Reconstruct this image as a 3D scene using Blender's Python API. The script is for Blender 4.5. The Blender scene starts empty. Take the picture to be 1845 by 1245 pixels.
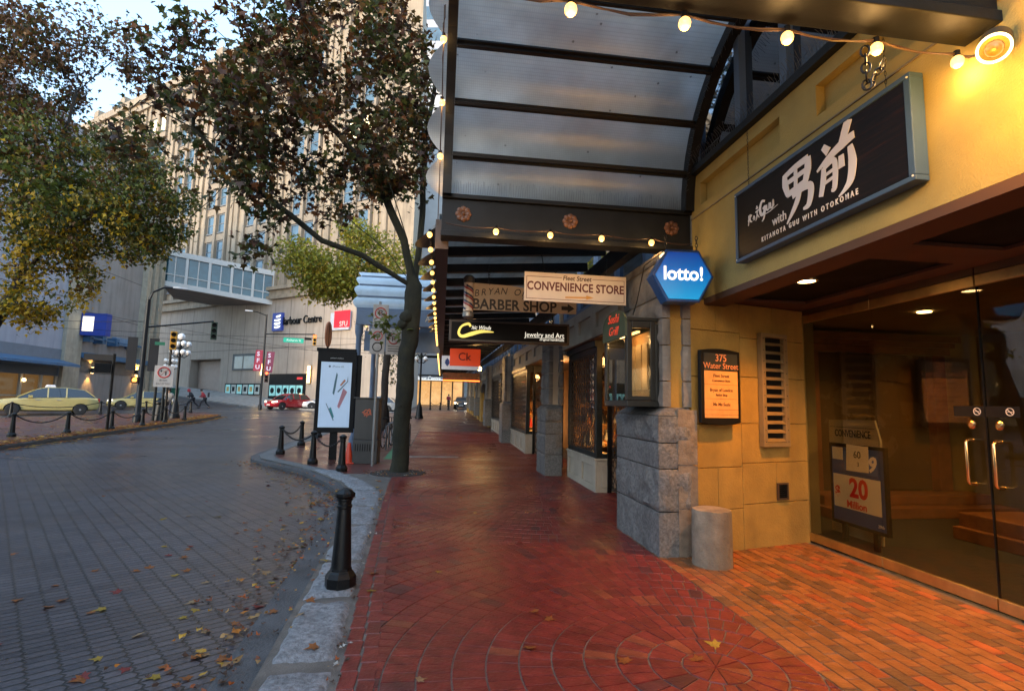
import bpy, bmesh, math, random
import numpy as np
from mathutils import Vector, Matrix, noise
R = math.radians
rnd = random.Random(7)
S = bpy.context.scene
COL = S.collection
# ------------------------------------------------------------------ camera, sky, sun, exposure
th, rho, psi = R(6.3), R(1.3), R(7.5)
F = Vector((math.sin(psi)*math.cos(th), math.cos(psi)*math.cos(th), math.sin(th)))
R0 = Vector((math.cos(psi), -math.sin(psi), 0)); U0 = R0.cross(F)
Rt = R0*math.cos(rho)+U0*math.sin(rho); Up = U0*math.cos(rho)-R0*math.sin(rho)
cd = bpy.data.cameras.new('camera'); cam = bpy.data.objects.new('camera', cd); COL.objects.link(cam)
cd.sensor_width = 36; cd.lens = 950/1845*36; cd.clip_start = .05; cd.clip_end = 3000
m = Matrix((Rt, Up, -F)).transposed().to_4x4(); m.translation = Vector((0, 0, 1.6)); cam.matrix_world = m
S.camera = cam
W = bpy.data.worlds.new('World'); S.world = W; W.use_nodes = True
wn = W.node_tree.nodes; sk = wn.new('ShaderNodeTexSky'); sk.sky_type = 'NISHITA'; sk.sun_disc = False
SUN_EL, SUN_ROT = R(12), R(215)
sk.sun_elevation = SUN_EL; sk.sun_rotation = SUN_ROT; sk.altitude = 30; sk.air_density = 1.0; sk.dust_density = 1.5; sk.ozone_density = 2.0
wn['Background'].inputs[1].default_value = 0.15
veil = wn.new('ShaderNodeMix'); veil.data_type = 'RGBA'; veil.inputs[0].default_value = .5; veil.inputs[7].default_value = (1.45, 2.15, 3.0, 1)   # thin high overcast
W.node_tree.links.new(sk.outputs[0], veil.inputs[6]); W.node_tree.links.new(veil.outputs[2], wn['Background'].inputs[0])
sl = bpy.data.lights.new('sun', 'SUN'); so = bpy.data.objects.new('sun', sl); COL.objects.link(so)
sl.energy = 0.30; sl.angle = R(20); sl.color = (1, .93, .85)
so.rotation_euler = (R(90)-SUN_EL, 0, R(180)-SUN_ROT)
S.view_settings.view_transform = 'Standard'; S.view_settings.look = 'None'
S.view_settings.gamma = 1; S.view_settings.exposure = 2.45
S.render.engine = 'CYCLES'
S.cycles.use_denoising = True
S.cycles.max_bounces = 6; S.cycles.transparent_max_bounces = 12; S.cycles.sample_clamp_indirect = 4
# ------------------------------------------------------------------ materials
def nd(nt, typ, ins=None, **kw):
    n = nt.nodes.new('ShaderNode'+typ)
    for k, v in kw.items(): setattr(n, k, v)
    for k, v in (ins or {}).items():
        if hasattr(v, 'is_output') or isinstance(v, bpy.types.NodeSocket): nt.links.new(v, n.inputs[k])
        else: n.inputs[k].default_value = v
    return n
def ramp(nt, fac, stops):
    n = nd(nt, 'ValToRGB', {0: fac}); e = n.color_ramp.elements
    while len(e) < len(stops): e.new(.5)
    for q, (p, c) in zip(e, stops): q.position = p; q.color = (*c, 1) if len(c) == 3 else c
    return n.outputs[0]
def math2(nt, op, a, b=0.0): return nd(nt, 'Math', {0: a, 1: b}, operation=op).outputs[0]
def mixc(nt, fac, a, b, bt='MIX'):
    n = nt.nodes.new('ShaderNodeMix'); n.data_type = 'RGBA'; n.blend_type = bt
    for i, v in ((0, fac), (6, a), (7, b)):
        if isinstance(v, bpy.types.NodeSocket): nt.links.new(v, n.inputs[i])
        else: n.inputs[i].default_value = v if not isinstance(v, tuple) or len(v) == 4 else (*v, 1)
    return n.outputs[2]
MATS = {}
def M(name, col=(.5,.5,.5), rough=.6, metal=0, var=.15, vs=2.5, bump=0, bs=40, emit=0, ecol=None, spec=.5, stain=0, alpha=None, coat=0):
    if name in MATS: return MATS[name]
    mt = bpy.data.materials.new(name); mt.use_nodes = True; nt = mt.node_tree
    b = nt.nodes['Principled BSDF']; MATS[name] = mt
    b.inputs['Roughness'].default_value = rough; b.inputs['Metallic'].default_value = metal
    b.inputs['Specular IOR Level'].default_value = spec; b.inputs['Coat Weight'].default_value = coat
    tc = nd(nt, 'TexCoord').outputs['Object']
    if var:
        n = nd(nt, 'TexNoise', {'Vector': tc, 'Scale': vs, 'Detail': 6, 'Roughness': .6}).outputs[0]
        c = ramp(nt, n, [(.3, tuple(x*(1-var) for x in col)), (.7, tuple(min(1, x*(1+var)) for x in col))])
        if stain:
            mp = nd(nt, 'Mapping', {0: tc, 3: (1.2, 1.2, .12)}).outputs[0]
            n2 = nd(nt, 'TexNoise', {'Vector': mp, 'Scale': 2.2, 'Detail': 5}).outputs[0]
            c = mixc(nt, math2(nt, 'MULTIPLY', ramp(nt, n2, [(.45, (0,0,0)), (.72, (1,1,1))]), stain), c, tuple(x*.45 for x in col))
        nt.links.new(c, b.inputs['Base Color'])
        nr = math2(nt, 'MULTIPLY_ADD', n, .25); nr.node.inputs[2].default_value = rough-.12
        nt.links.new(nr, b.inputs['Roughness'])
    else: b.inputs['Base Color'].default_value = (*col, 1)
    if bump:
        n3 = nd(nt, 'TexNoise', {'Vector': tc, 'Scale': bs, 'Detail': 5, 'Roughness': .65}).outputs[0]
        bp = nd(nt, 'Bump', {'Height': n3, 'Strength': bump, 'Distance': .02}); nt.links.new(bp.outputs[0], b.inputs['Normal'])
    if emit:
        b.inputs['Emission Color'].default_value = (*(ecol or col), 1); b.inputs['Emission Strength'].default_value = emit*.40
    return mt
def col_attr_mat(name, rough, trans=0, mult=1.0, bump=0, bs=60, spec=.5, wet=None):
    mt = bpy.data.materials.new(name); mt.use_nodes = True; nt = mt.node_tree; b = nt.nodes['Principled BSDF']
    MATS[name] = mt
    a = nd(nt, 'Attribute', attribute_name='Col').outputs[0]
    tc = nd(nt, 'TexCoord').outputs['Object']
    n = nd(nt, 'TexNoise', {'Vector': tc, 'Scale': 9, 'Detail': 5}).outputs[0]
    c = mixc(nt, 1.0, a, ramp(nt, n, [(.25, (.6, .6, .6)), (.75, (1.3, 1.3, 1.3))]), 'MULTIPLY')
    nt.links.new(c, b.inputs['Base Color']); b.inputs['Roughness'].default_value = rough; b.inputs['Specular IOR Level'].default_value = spec
    if wet:
        n2 = nd(nt, 'TexNoise', {'Vector': tc, 'Scale': .8, 'Detail': 4}).outputs[0]
        nt.links.new(ramp(nt, n2, [(.35, (wet,)*3), (.65, (rough,)*3)]), b.inputs['Roughness'])
    if bump:
        n3 = nd(nt, 'TexNoise', {'Vector': tc, 'Scale': bs, 'Detail': 4}).outputs[0]
        nt.links.new(nd(nt, 'Bump', {'Height': n3, 'Strength': bump, 'Distance': .01}).outputs[0], b.inputs['Normal'])
    if trans:
        t = nd(nt, 'BsdfTranslucent', {0: c}); mx = nd(nt, 'MixShader', {0: trans}); o = nt.nodes['Material Output']
        nt.links.new(b.outputs[0], mx.inputs[1]); nt.links.new(t.outputs[0], mx.inputs[2]); nt.links.new(mx.outputs[0], o.inputs[0])
    return mt
def glass_mat(name, tint=(.8,.8,.78), ior=1.5, rough=0.0, refl=1.0):
    mt = bpy.data.materials.new(name); mt.use_nodes = True; nt = mt.node_tree; MATS[name] = mt
    fc = nd(nt, 'LayerWeight', {0: .5}).outputs[1]; fr = math2(nt, 'POWER', fc, 5.0); fr = math2(nt, 'MULTIPLY_ADD', fr, .9*refl); fr.node.inputs[2].default_value = .045*refl
    mx = nd(nt, 'MixShader', {0: fr}); t = nd(nt, 'BsdfTransparent', {0: (*tint, 1)}); g = nd(nt, 'BsdfGlossy', {1: rough})
    nt.links.new(t.outputs[0], mx.inputs[1]); nt.links.new(g.outputs[0], mx.inputs[2]); nt.links.new(mx.outputs[0], nt.nodes['Material Output'].inputs[0])
    return mt
def frosted(name, col=(.42,.455,.46)):
    mt = bpy.data.materials.new(name); mt.use_nodes = True; nt = mt.node_tree; MATS[name] = mt
    tc = nd(nt, 'TexCoord').outputs['Object']
    n = nd(nt, 'TexNoise', {'Vector': tc, 'Scale': 3, 'Detail': 6}).outputs[0]
    w1 = nd(nt, 'TexWave', {'Vector': tc, 'Scale': 14}, bands_direction='X').outputs[1]
    w2 = nd(nt, 'TexWave', {'Vector': tc, 'Scale': 14}, bands_direction='Z').outputs[1]
    wv = math2(nt, 'MAXIMUM', w1, w2)
    n9 = nd(nt, 'TexNoise', {'Vector': tc, 'Scale': 1.1, 'Detail': 7, 'Roughness': .65}).outputs[0]
    c = ramp(nt, n, [(.3, tuple(x*.75 for x in col)), (.7, col)]); c = mixc(nt, 1.0, c, ramp(nt, n9, [(.35, (.8,.77,.74)), (.65, (1.08,1.08,1.08))]), 'MULTIPLY')
    c = mixc(nt, ramp(nt, wv, [(.8, (0,0,0)), (1, (.4,.4,.4))]), c, tuple(x*.45 for x in col))
    sp = nd(nt, 'TexVoronoi', {'Vector': tc, 'Scale': 5}).outputs[0]
    c = mixc(nt, ramp(nt, sp, [(.04, (.85,.85,.85)), (.085, (0,0,0))]), c, (.02,.02,.02))
    t = nd(nt, 'BsdfTranslucent', {0: c}); g = nd(nt, 'BsdfGlossy', {0: (.8,.8,.8,1), 1: .32}); d = nd(nt, 'BsdfDiffuse', {0: c})
    bp = nd(nt, 'Bump', {'Height': wv, 'Strength': .25, 'Distance': .004}).outputs[0]
    nt.links.new(bp, g.inputs['Normal'])
    rf = nd(nt, 'BsdfRefraction', {0: c, 1: .42, 2: 1.35}); mt2 = nd(nt, 'MixShader', {0: .35}); nt.links.new(t.outputs[0], mt2.inputs[1]); nt.links.new(rf.outputs[0], mt2.inputs[2])
    m1 = nd(nt, 'MixShader', {0: .22}); nt.links.new(mt2.outputs[0], m1.inputs[1]); nt.links.new(d.outputs[0], m1.inputs[2])
    m2 = nd(nt, 'MixShader', {0: .13}); nt.links.new(m1.outputs[0], m2.inputs[1]); nt.links.new(g.outputs[0], m2.inputs[2])
    nt.links.new(m2.outputs[0], nt.nodes['Material Output'].inputs[0]); return mt
def paver_mat():
    mt = bpy.data.materials.new('road_pavers'); mt.use_nodes = True; nt = mt.node_tree; b = nt.nodes['Principled BSDF']
    tc = nd(nt, 'TexCoord').outputs['Object']
    mp = nd(nt, 'Mapping', {0: tc, 2: (0, 0, R(-37))}).outputs[0]
    sx = nd(nt, 'SeparateXYZ', {0: mp}); x, y = sx.outputs[0], sx.outputs[1]
    tri = math2(nt, 'PINGPONG', math2(nt, 'ADD', y, 500.0), .045)
    xx = math2(nt, 'MULTIPLY_ADD', tri, .6); nt.links.new(x, xx.node.inputs[2])
    v = nd(nt, 'CombineXYZ', {0: xx, 1: y}).outputs[0]
    br = nd(nt, 'TexBrick', {'Vector': v, 'Color1': (.045,.044,.053,1), 'Color2': (.080,.074,.081,1), 'Mortar': (.005,.005,.006,1), 'Scale': 1,
        'Mortar Size': .009, 'Mortar Smooth': .25, 'Brick Width': .165, 'Row Height': .09}, offset=0, offset_frequency=2)
    n = nd(nt, 'TexNoise', {'Vector': tc, 'Scale': .35, 'Detail': 7, 'Roughness': .6}).outputs[0]
    n2 = nd(nt, 'TexNoise', {'Vector': tc, 'Scale': 40, 'Detail': 4}).outputs[0]
    c = mixc(nt, 1.0, br.outputs[0], ramp(nt, n, [(.3, (.7,.66,.7)), (.7, (1.25,1.2,1.2))]), 'MULTIPLY')
    c = mixc(nt, .7, c, ramp(nt, n2, [(.3, (.6,.6,.6)), (.7, (1.35,1.35,1.35))]), 'MULTIPLY')
    nt.links.new(c, b.inputs['Base Color'])
    nt.links.new(ramp(nt, n, [(.35, (.26,)*3), (.65, (.46,)*3)]), b.inputs['Roughness'])
    h = math2(nt, 'MULTIPLY_ADD', br.outputs[1], -1.0); nt.links.new(math2(nt, 'MULTIPLY', n2, .35), h.node.inputs[2])
    nt.links.new(nd(nt, 'Bump', {'Height': h, 'Strength': .7, 'Distance': .012}).outputs[0], b.inputs['Normal'])
    MATS['road_pavers'] = mt; return mt
def brick_sheet(name, c1, c2, mortar, w, h, rot=0, rough=.35, off=.5):
    mt = bpy.data.materials.new(name); mt.use_nodes = True; nt = mt.node_tree; b = nt.nodes['Principled BSDF']
    tc = nd(nt, 'TexCoord').outputs['Object']; mp = nd(nt, 'Mapping', {0: tc, 2: (0, 0, rot)}).outputs[0]
    br = nd(nt, 'TexBrick', {'Vector': mp, 'Color1': (*c1, 1), 'Color2': (*c2, 1), 'Mortar': (*mortar, 1), 'Scale': 1, 'Mortar Size': .006, 'Brick Width': w, 'Row Height': h}, offset=off)
    n = nd(nt, 'TexNoise', {'Vector': tc, 'Scale': .9, 'Detail': 6}).outputs[0]
    c = mixc(nt, 1.0, br.outputs[0], ramp(nt, n, [(.3, (.6,.6,.6)), (.7, (1.2,1.2,1.2))]), 'MULTIPLY')
    nt.links.new(c, b.inputs['Base Color']); nt.links.new(ramp(nt, n, [(.35, (.24,)*3), (.65, (rough+.1,)*3)]), b.inputs['Roughness'])
    nt.links.new(nd(nt, 'Bump', {'Height': br.outputs[1], 'Strength': -.4, 'Distance': .01}).outputs[0], b.inputs['Normal'])
    MATS[name] = mt; return mt
# ------------------------------------------------------------------ mesh helpers
class MB:
    def __init__(s): s.v = []; s.f = []; s.c = []
    def add(s, vs, fs, c=None):
        o = len(s.v); s.v += [tuple(q) for q in vs]; s.f += [tuple(i+o for i in f) for f in fs]; s.c += [c]*len(fs); return s
    def box(s, x0, y0, z0, x1, y1, z1, c=None):
        return s.add([(x0,y0,z0),(x1,y0,z0),(x1,y1,z0),(x0,y1,z0),(x0,y0,z1),(x1,y0,z1),(x1,y1,z1),(x0,y1,z1)],
            [(0,3,2,1),(4,5,6,7),(0,1,5,4),(1,2,6,5),(2,3,7,6),(3,0,4,7)], c)
    def obox(s, cen, size, mat, c=None):
        q = MB().box(*[-a/2 for a in size], *[a/2 for a in size])
        return s.add([Vector(cen)+mat@Vector(v) for v in q.v], q.f, c)
    def bar(s, a, b, w, h=None, up=(0,0,1), c=None):
        a, b = Vector(a), Vector(b); d = b-a; L = d.length; d.normalize(); u = Vector(up)
        if abs(d.dot(u)) > .98: u = Vector((0,1,0))
        sd = d.cross(u).normalized(); u = sd.cross(d)
        return s.obox((a+b)/2, (L, w, h or w), Matrix((d, sd, u)).transposed(), c)
    def tube(s, pts, rad, n=8, c=None, cap=True):
        pts = [Vector(p) for p in pts]; k = len(pts)
        if not hasattr(rad, '__len__'): rad = [rad]*k
        vs = []; ref = None
        for i, p in enumerate(pts):
            d = (pts[min(i+1, k-1)]-pts[max(i-1, 0)])
            d = d.normalized() if d.length > 1e-9 else Vector((0,0,1))
            if ref is None: ref = d.orthogonal().normalized()
            ref = (ref-d*ref.dot(d)); ref = ref.normalized() if ref.length > 1e-6 else d.orthogonal().normalized()
            b = d.cross(ref)
            vs += [p+(ref*math.cos(t)+b*math.sin(t))*rad[i] for t in (2*math.pi*j/n for j in range(n))]
        fs = [(i*n+j, i*n+(j+1)%n, (i+1)*n+(j+1)%n, (i+1)*n+j) for i in range(k-1) for j in range(n)]
        if cap: fs += [tuple(range(n))[::-1], tuple((k-1)*n+j for j in range(n))]
        return s.add(vs, fs, c)
    def lathe(s, prof, o=(0,0,0), n=16, c=None, mat=None):
        vs = [(r*math.cos(2*math.pi*j/n), r*math.sin(2*math.pi*j/n), z) for r, z in prof for j in range(n)]
        if mat: vs = [mat@Vector(v) for v in vs]
        k = len(prof); fs = [(i*n+j, i*n+(j+1)%n, (i+1)*n+(j+1)%n, (i+1)*n+j) for i in range(k-1) for j in range(n)]
        fs += [tuple(range(n))[::-1], tuple((k-1)*n+j for j in range(n))]
        return s.add([Vector(v)+Vector(o) for v in vs], fs, c)
    def ball(s, o, r, n=12, sz=1.0, c=None):
        return s.lathe([(max(1e-4, r*math.sin(t)), -r*sz*math.cos(t)) for t in (math.pi*i/(n//2) for i in range(n//2+1))], o, n, c)
    def prism(s, poly, d0, d1, plane='xz', c=None):
        f = {'xz': lambda a, b, d: (a, d, b), 'yz': lambda a, b, d: (d, a, b), 'xy': lambda a, b, d: (a, b, d)}[plane]
        n = len(poly); vs = [f(a, b, d0) for a, b in poly]+[f(a, b, d1) for a, b in poly]
        return s.add(vs, [tuple(range(n)), tuple(range(n, 2*n))[::-1]]+[(i, i+n, (i+1)%n+n, (i+1)%n) for i in range(n)], c)
    def loft(s, rings, closed=True, cap=True, c=None):
        n = len(rings[0]); o = [p for r in rings for p in r]
        fs = [(i*n+j, i*n+(j+1)%n, (i+1)*n+(j+1)%n, (i+1)*n+j) for i in range(len(rings)-1) for j in range(n if closed else n-1)]
        if cap: fs += [tuple(range(n))[::-1], tuple((len(rings)-1)*n+j for j in range(n))]
        return s.add(o, fs, c)
    def build(s, name, mat, parent=None, smooth=None, bevel=0, fixn=True):
        me = bpy.data.meshes.new(name); me.from_pydata(s.v, [], s.f); me.materials.append(mat)
        if any(c is not None for c in s.c):
            a = me.color_attributes.new('Col', 'FLOAT_COLOR', 'CORNER')
            buf = []
            for f, c in zip(s.f, s.c): buf += [*(c or (.5,.5,.5)), 1.0]*len(f)
            a.data.foreach_set('color', buf)
        if fixn:
            bm = bmesh.new(); bm.from_mesh(me); bmesh.ops.recalc_face_normals(bm, faces=bm.faces); bm.to_mesh(me); bm.free()
        o = bpy.data.objects.new(name, me); COL.objects.link(o)
        if smooth:
            me.polygons.foreach_set('use_smooth', [True]*len(me.polygons)); me.set_sharp_from_angle(angle=R(smooth))
        if bevel:
            b = o.modifiers.new('bevel', 'BEVEL'); b.width = bevel; b.segments = 2; b.limit_method = 'ANGLE'; b.angle_limit = R(40)
        if parent:
            o.parent = parent
            if parent.get('_w'): o.matrix_parent_inverse = Matrix(TW[parent.name]).inverted()
        return o
TW = {}
def tag(o, label=None, cat=None, group=None, kind=None):
    for k, v in (('label', label), ('category', cat), ('group', group), ('kind', kind)):
        if v: o[k] = v
    return o
def thing(name, label, cat, loc=(0,0,0), rz=0, group=None, world=False):
    """an Empty at the thing's base; world=True: its parts are given in world coordinates"""
    o = bpy.data.objects.new(name, None); COL.objects.link(o); o.empty_display_size = .2
    o.location = loc; o.rotation_euler = (0, 0, rz); tag(o, label, cat, group)
    if world:
        o['_w'] = 1; TW[o.name] = [list(r) for r in (Matrix.Translation(Vector(loc)) @ Matrix.Rotation(rz, 4, 'Z'))]
    return o
def kids(o): return [c for c in COL.objects if c.parent == o]
def dup(root, loc, rz=0, label=None, scale=None):
    def cp(o, par):
        c = o.copy(); COL.objects.link(c)
        if par: c.parent = par
        for ch in kids(o): cp(ch, c)
        return c
    r = cp(root, None); r.location = loc; r.rotation_euler = (0, 0, rz)
    if label: r['label'] = label
    if scale: r.scale = scale
    return r
def text(body, size, mat, parent, x, z, y=-.004, align='CENTER', ext=.002, bold=0, shear=0, sx=1, rot=0, name='lettering', gap=1.0):
    cu = bpy.data.curves.new('t', 'FONT'); cu.body = body; cu.size = size; cu.align_x = align; cu.align_y = 'CENTER'
    cu.extrude = ext; cu.offset = bold; cu.shear = shear; cu.resolution_u = 3; cu.space_character = gap
    t = bpy.data.objects.new('t', cu); COL.objects.link(t)
    bpy.context.view_layer.update()
    me = bpy.data.meshes.new_from_object(t.evaluated_get(bpy.context.evaluated_depsgraph_get())); bpy.data.objects.remove(t); bpy.data.curves.remove(cu)
    me.transform(Matrix.Translation((x, y, z)) @ Matrix.Rotation(rot, 4, 'Y') @ Matrix.Rotation(R(90), 4, 'X') @ Matrix.Diagonal((sx, 1, 1, 1)))
    me.materials.clear(); me.materials.append(mat); me.name = name
    o = bpy.data.objects.new(name, me); COL.objects.link(o); o.parent = parent
    if parent.get('_w'): o.matrix_parent_inverse = Matrix(TW[parent.name]).inverted()
    return o
def light(name, typ, loc, energy, col, parent=None, rad=.05, spot=None, blend=.5, rot=(0,0,0)):
    l = bpy.data.lights.new(name, typ); l.energy = energy*.34; l.color = col; l.shadow_soft_size = rad
    if spot: l.spot_size = spot; l.spot_blend = blend
    o = bpy.data.objects.new(name, l); COL.objects.link(o); o.location = loc; o.rotation_euler = rot
    if parent:
        o.parent = parent
        if parent.get('_w'): o.matrix_parent_inverse = Matrix(TW[parent.name]).inverted()
    return o
def g(x, y):
    h = .0185*max(0, y-16)
    if x < -12: h += .1*max(0, y-58)*min(1, (-12-x)/5)
    return h
def lin(pts, y):
    for (y0, v0), (y1, v1) in zip(pts, pts[1:]):
        if y <= y1: return v0+(v1-v0)*max(0, (y-y0)/(y1-y0))
    return pts[-1][1]
def frange(a, b, st):
    n = max(1, round((b-a)/st)); return [a+(b-a)*i/n for i in range(n+1)]
def strip(L, Rr, ys, dz, depth=.2):
    """a slab following the ground between two outlines given over y, with both its sides"""
    m = MB(); n = len(ys); vs = []
    for y in ys:
        a, b = lin(L, y), lin(Rr, y)
        vs += [(a, y, g(a, y)+dz), (b, y, g(b, y)+dz), (a, y, g(a, y)+dz-depth), (b, y, g(b, y)+dz-depth)]
    fs = []
    for i in range(n-1):
        o = 4*i; fs += [(o, o+1, o+5, o+4), (o+2, o, o+4, o+6), (o+1, o+3, o+7, o+5)]
    fs += [(0, 2, 3, 1), (4*n-4, 4*n-3, 4*n-1, 4*n-2)]
    return m.add(vs, fs)
# ------------------------------------------------------------------ shared materials
paver_mat()
EDGE = M('granite_edge', (.21,.21,.215), .8, var=.5, vs=26, bump=1, bs=30, stain=.5)
GRAN = M('granite', (.135,.132,.128), .75, var=.55, vs=30, bump=.9, bs=22, stain=.5)
GRANW = M('granite_warm', (.17,.135,.10), .75, var=.35, vs=7, bump=.8, bs=22, stain=.5)
ROCK = M('rock_faced_stone', (.17,.16,.145), .85, var=.4, vs=4, bump=1, bs=14, stain=.4)
PLAST = M('plaster', (.30,.175,.034), .8, var=.18, vs=4, bump=.5, bs=45, stain=.45)
CREAM = M('cream_plaster', (.34,.30,.235), .8, var=.12, vs=3, bump=.2, bs=60, stain=.2)
IRON = M('black_iron', (.004,.0045,.005), .38, spec=.3, var=.3, vs=12, bump=.15, bs=60)
STEEL = M('dark_steel', (.008,.010,.013), .5, spec=.3, var=.35, vs=3, bump=.12, bs=30, stain=.5)
BLUEST = M('blue_grey_steel', (.09,.14,.22), .5, var=.2, vs=2)
FRAME = M('dark_frame', (.010,.014,.014), .45, spec=.3, var=.2)
BRASS = M('brass', (.55,.36,.14), .35, metal=.9, var=.2, vs=5)
SOFF = M('brown_soffit', (.085,.04,.02), .7, var=.12)
BLACK = M('black_panel', (.003,.003,.0035), .6, spec=.25, var=.2)
CONC = M('concrete', (.30,.29,.27), .85, var=.25, vs=1.5, bump=.3, bs=40, stain=.5)
KERB = M('kerb_concrete', (.06,.06,.063), .6, var=.4, vs=3, bump=.6, bs=50)
GLASS = glass_mat('shop_glass', (.72,.70,.62), 1.5)
FROST = frosted('wired_frosted_glass')
WHITE = M('white_paint', (.75,.73,.68), .5, var=.08)
BULB = M('bulb_glass', (1,.62,.22), .2, var=0, emit=1.5, ecol=(1,.50,.11))
BRICKS = col_attr_mat('sidewalk_brick', .55, bump=.55, bs=38, wet=.27, spec=.42)
LEAF = col_attr_mat('leaf', .55, trans=.35)
BARK = M('bark', (.022,.018,.014), .9, var=.45, vs=6, bump=1, bs=16)
MOSS = M('mossy_bark', (.017,.0165,.0085), .95, var=.55, vs=4, bump=1, bs=18)
DGLASS = M('dark_window', (.010,.013,.017), .04, var=0, spec=1.0)
MIRG = M('mirroring_window', (.22,.235,.26), .03, metal=1, var=0)
BGLASS = M('blue_window', (.06,.11,.15), .06, var=.5, vs=.6, spec=.9)
# ------------------------------------------------------------------ ground
xs = [-160, -120, -90]+frange(-70, 20, 3)+[40, 70, 110]; ys = [-60, -30, -12]+frange(0, 100, 3)+[16.0, 58.0, 130, 180, 260, 400]
ys = sorted(set(ys)); mb = MB(); nx = len(xs)
mb.add([(x, y, g(x, min(y, 100))-.12) for y in ys for x in xs], [(j*nx+i, j*nx+i+1, (j+1)*nx+i+1, (j+1)*nx+i) for j in range(len(ys)-1) for i in range(nx-1)])
o = mb.build('road', MATS['road_pavers']); tag(o, kind='structure')
BL = [(-12,-.30),(0,-.42),(3.3,-.53),(5.1,-.66),(9,-.88),(10.8,-.97),(60,-1.0)]       # left edge of the brick paving
KL = [(-12,-.75),(0,-.93),(3.4,-.99),(5,-1.10),(7.6,-1.25),(9.3,-1.40),(10.2,-1.62),(11.2,-2.0),(12.9,-2.95),(15.2,-4.75),(16.2,-5.1),(54,-5.4)]
KO = [(y, v-.24) for y, v in KL]
YS = frange(-12, 9, 1.5)+frange(9.3, 16, .45)+frange(17, 54, 2)
tag(strip(KO, KL, YS, -.035, .25).build('kerb', KERB, smooth=30), kind='structure')
# granite edging as rough separate slabs
mb = MB(); y = -6; rr = random.Random(3)
while y < 12.6:
    L = rr.uniform(.9, 1.6) if y < 10 else .8; y1 = min(y+L, 13)
    n, k = max(4, int(L/.09)), 8; vs = []
    for j in range(n+1):
        yy = y+.012+(L-.024)*j/n; xa = lin(KL, yy)+.015; xb = min(lin(BL, yy)-.012, xa+.5)
        for i in range(k+1):
            x = xa+(xb-xa)*i/k; e = min(min(i, k-i)/k*.5, min(j, n-j)/n*L)
            jag = .03*noise.noise((yy*6, 3.1 if i else 9, 0)) if i in (0, k) else 0
            vs.append((x+jag, yy, .0+.018*min(1, e/.05)+.030*noise.noise((x*4, yy*4, 1))+.018*noise.noise((x*15, yy*15, 2))-(.03 if e == 0 else 0)))
    mb.add(vs, [(j*(k+1)+i, j*(k+1)+i+1, (j+1)*(k+1)+i+1, (j+1)*(k+1)+i) for j in range(n) for i in range(k)]); y = y1
tag(mb.build('granite_edging', EDGE, smooth=60), kind='structure')
MORT = M('mortar_bed', (.115,.10,.085), .7, var=.4, vs=5, bump=.5, bs=60)
tag(strip(KL, [(-12, 4.6), (60, 4.6)], YS, -.0065, .25).build('sidewalk_bed', MORT), kind='structure')
PLZ = brick_sheet('plaza_brick', (.16,.045,.032), (.11,.035,.028), (.05,.045,.04), .2, .1, R(20))
tag(strip([(y, v+.42) for y, v in KL if y > 11]+[(54,-5)], [(10, -1.02), (60, -1.02)], frange(12.2, 16, .5)+frange(17, 54, 2), -.003, .003).build('plaza', PLZ), kind='structure')
mb = MB(); vs_y = frange(12.4, 16, .4)+frange(17, 54, 2)
tag(strip(KL, [(y, v+.38) for y, v in KL], vs_y, .0, .05).build('granite_kerb_stones', GRAN, smooth=30), kind='structure')
# brick fans laid one by one
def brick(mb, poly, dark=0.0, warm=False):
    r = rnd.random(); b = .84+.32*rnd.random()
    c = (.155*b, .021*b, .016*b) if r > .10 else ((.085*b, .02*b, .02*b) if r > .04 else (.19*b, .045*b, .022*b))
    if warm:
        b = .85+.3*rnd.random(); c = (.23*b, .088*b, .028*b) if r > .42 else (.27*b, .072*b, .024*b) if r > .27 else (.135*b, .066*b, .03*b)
    cx = sum(p[0] for p in poly)/len(poly); cy = sum(p[1] for p in poly)/len(poly); h = g(cx, cy)+rnd.uniform(-.0015, .0015)
    n = len(poly); sl = [(rnd.uniform(-.006, .006), rnd.uniform(-.006, .006))]*n
    top = [(cx+(x-cx)*.965, cy+(y-cy)*.965, h+(x-cx)*sl[0][0]+(y-cy)*sl[0][1]) for x, y in poly]; bot = [(x, y, h-.007) for x, y in poly]
    mb.add(top+bot, [tuple(range(n))]+[(i, (i+1)%n, n+(i+1)%n, n+i) for i in range(n)], c)
def clip(poly, x0, x1, y0, y1):
    for ax, v, sg in ((0, x0, 1), (0, x1, -1), (1, y0, 1), (1, y1, -1)):
        out = []
        for a, b in zip(poly, poly[1:]+poly[:1]):
            da, db = (a[ax]-v)*sg, (b[ax]-v)*sg
            if da >= 0: out.append(a)
            if da*db < 0: t = da/(da-db); out.append((a[0]+(b[0]-a[0])*t, a[1]+(b[1]-a[1])*t))
        poly = out
        if len(poly) < 3: return None
    ar = sum(poly[a][0]*poly[(a+1)%len(poly)][1]-poly[(a+1)%len(poly)][0]*poly[a][1] for a in range(len(poly)))/2
    return poly if abs(ar) > .0006 else None
mb = MB(); XR = 2.36; T = 6.0; XC = 1.76; RW = .205
for y in frange(-1.5, 26, .205):                       # two straight border courses along the kerb
    a = lin(BL, y)
    for q in (0, 1):
        x0 = a+.104*q; dy = .1*q
        brick(mb, [(x0+.003, y+dy+.003), (x0+.101, y+dy+.003), (x0+.101, y+dy+.2), (x0+.003, y+dy+.2)])
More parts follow.
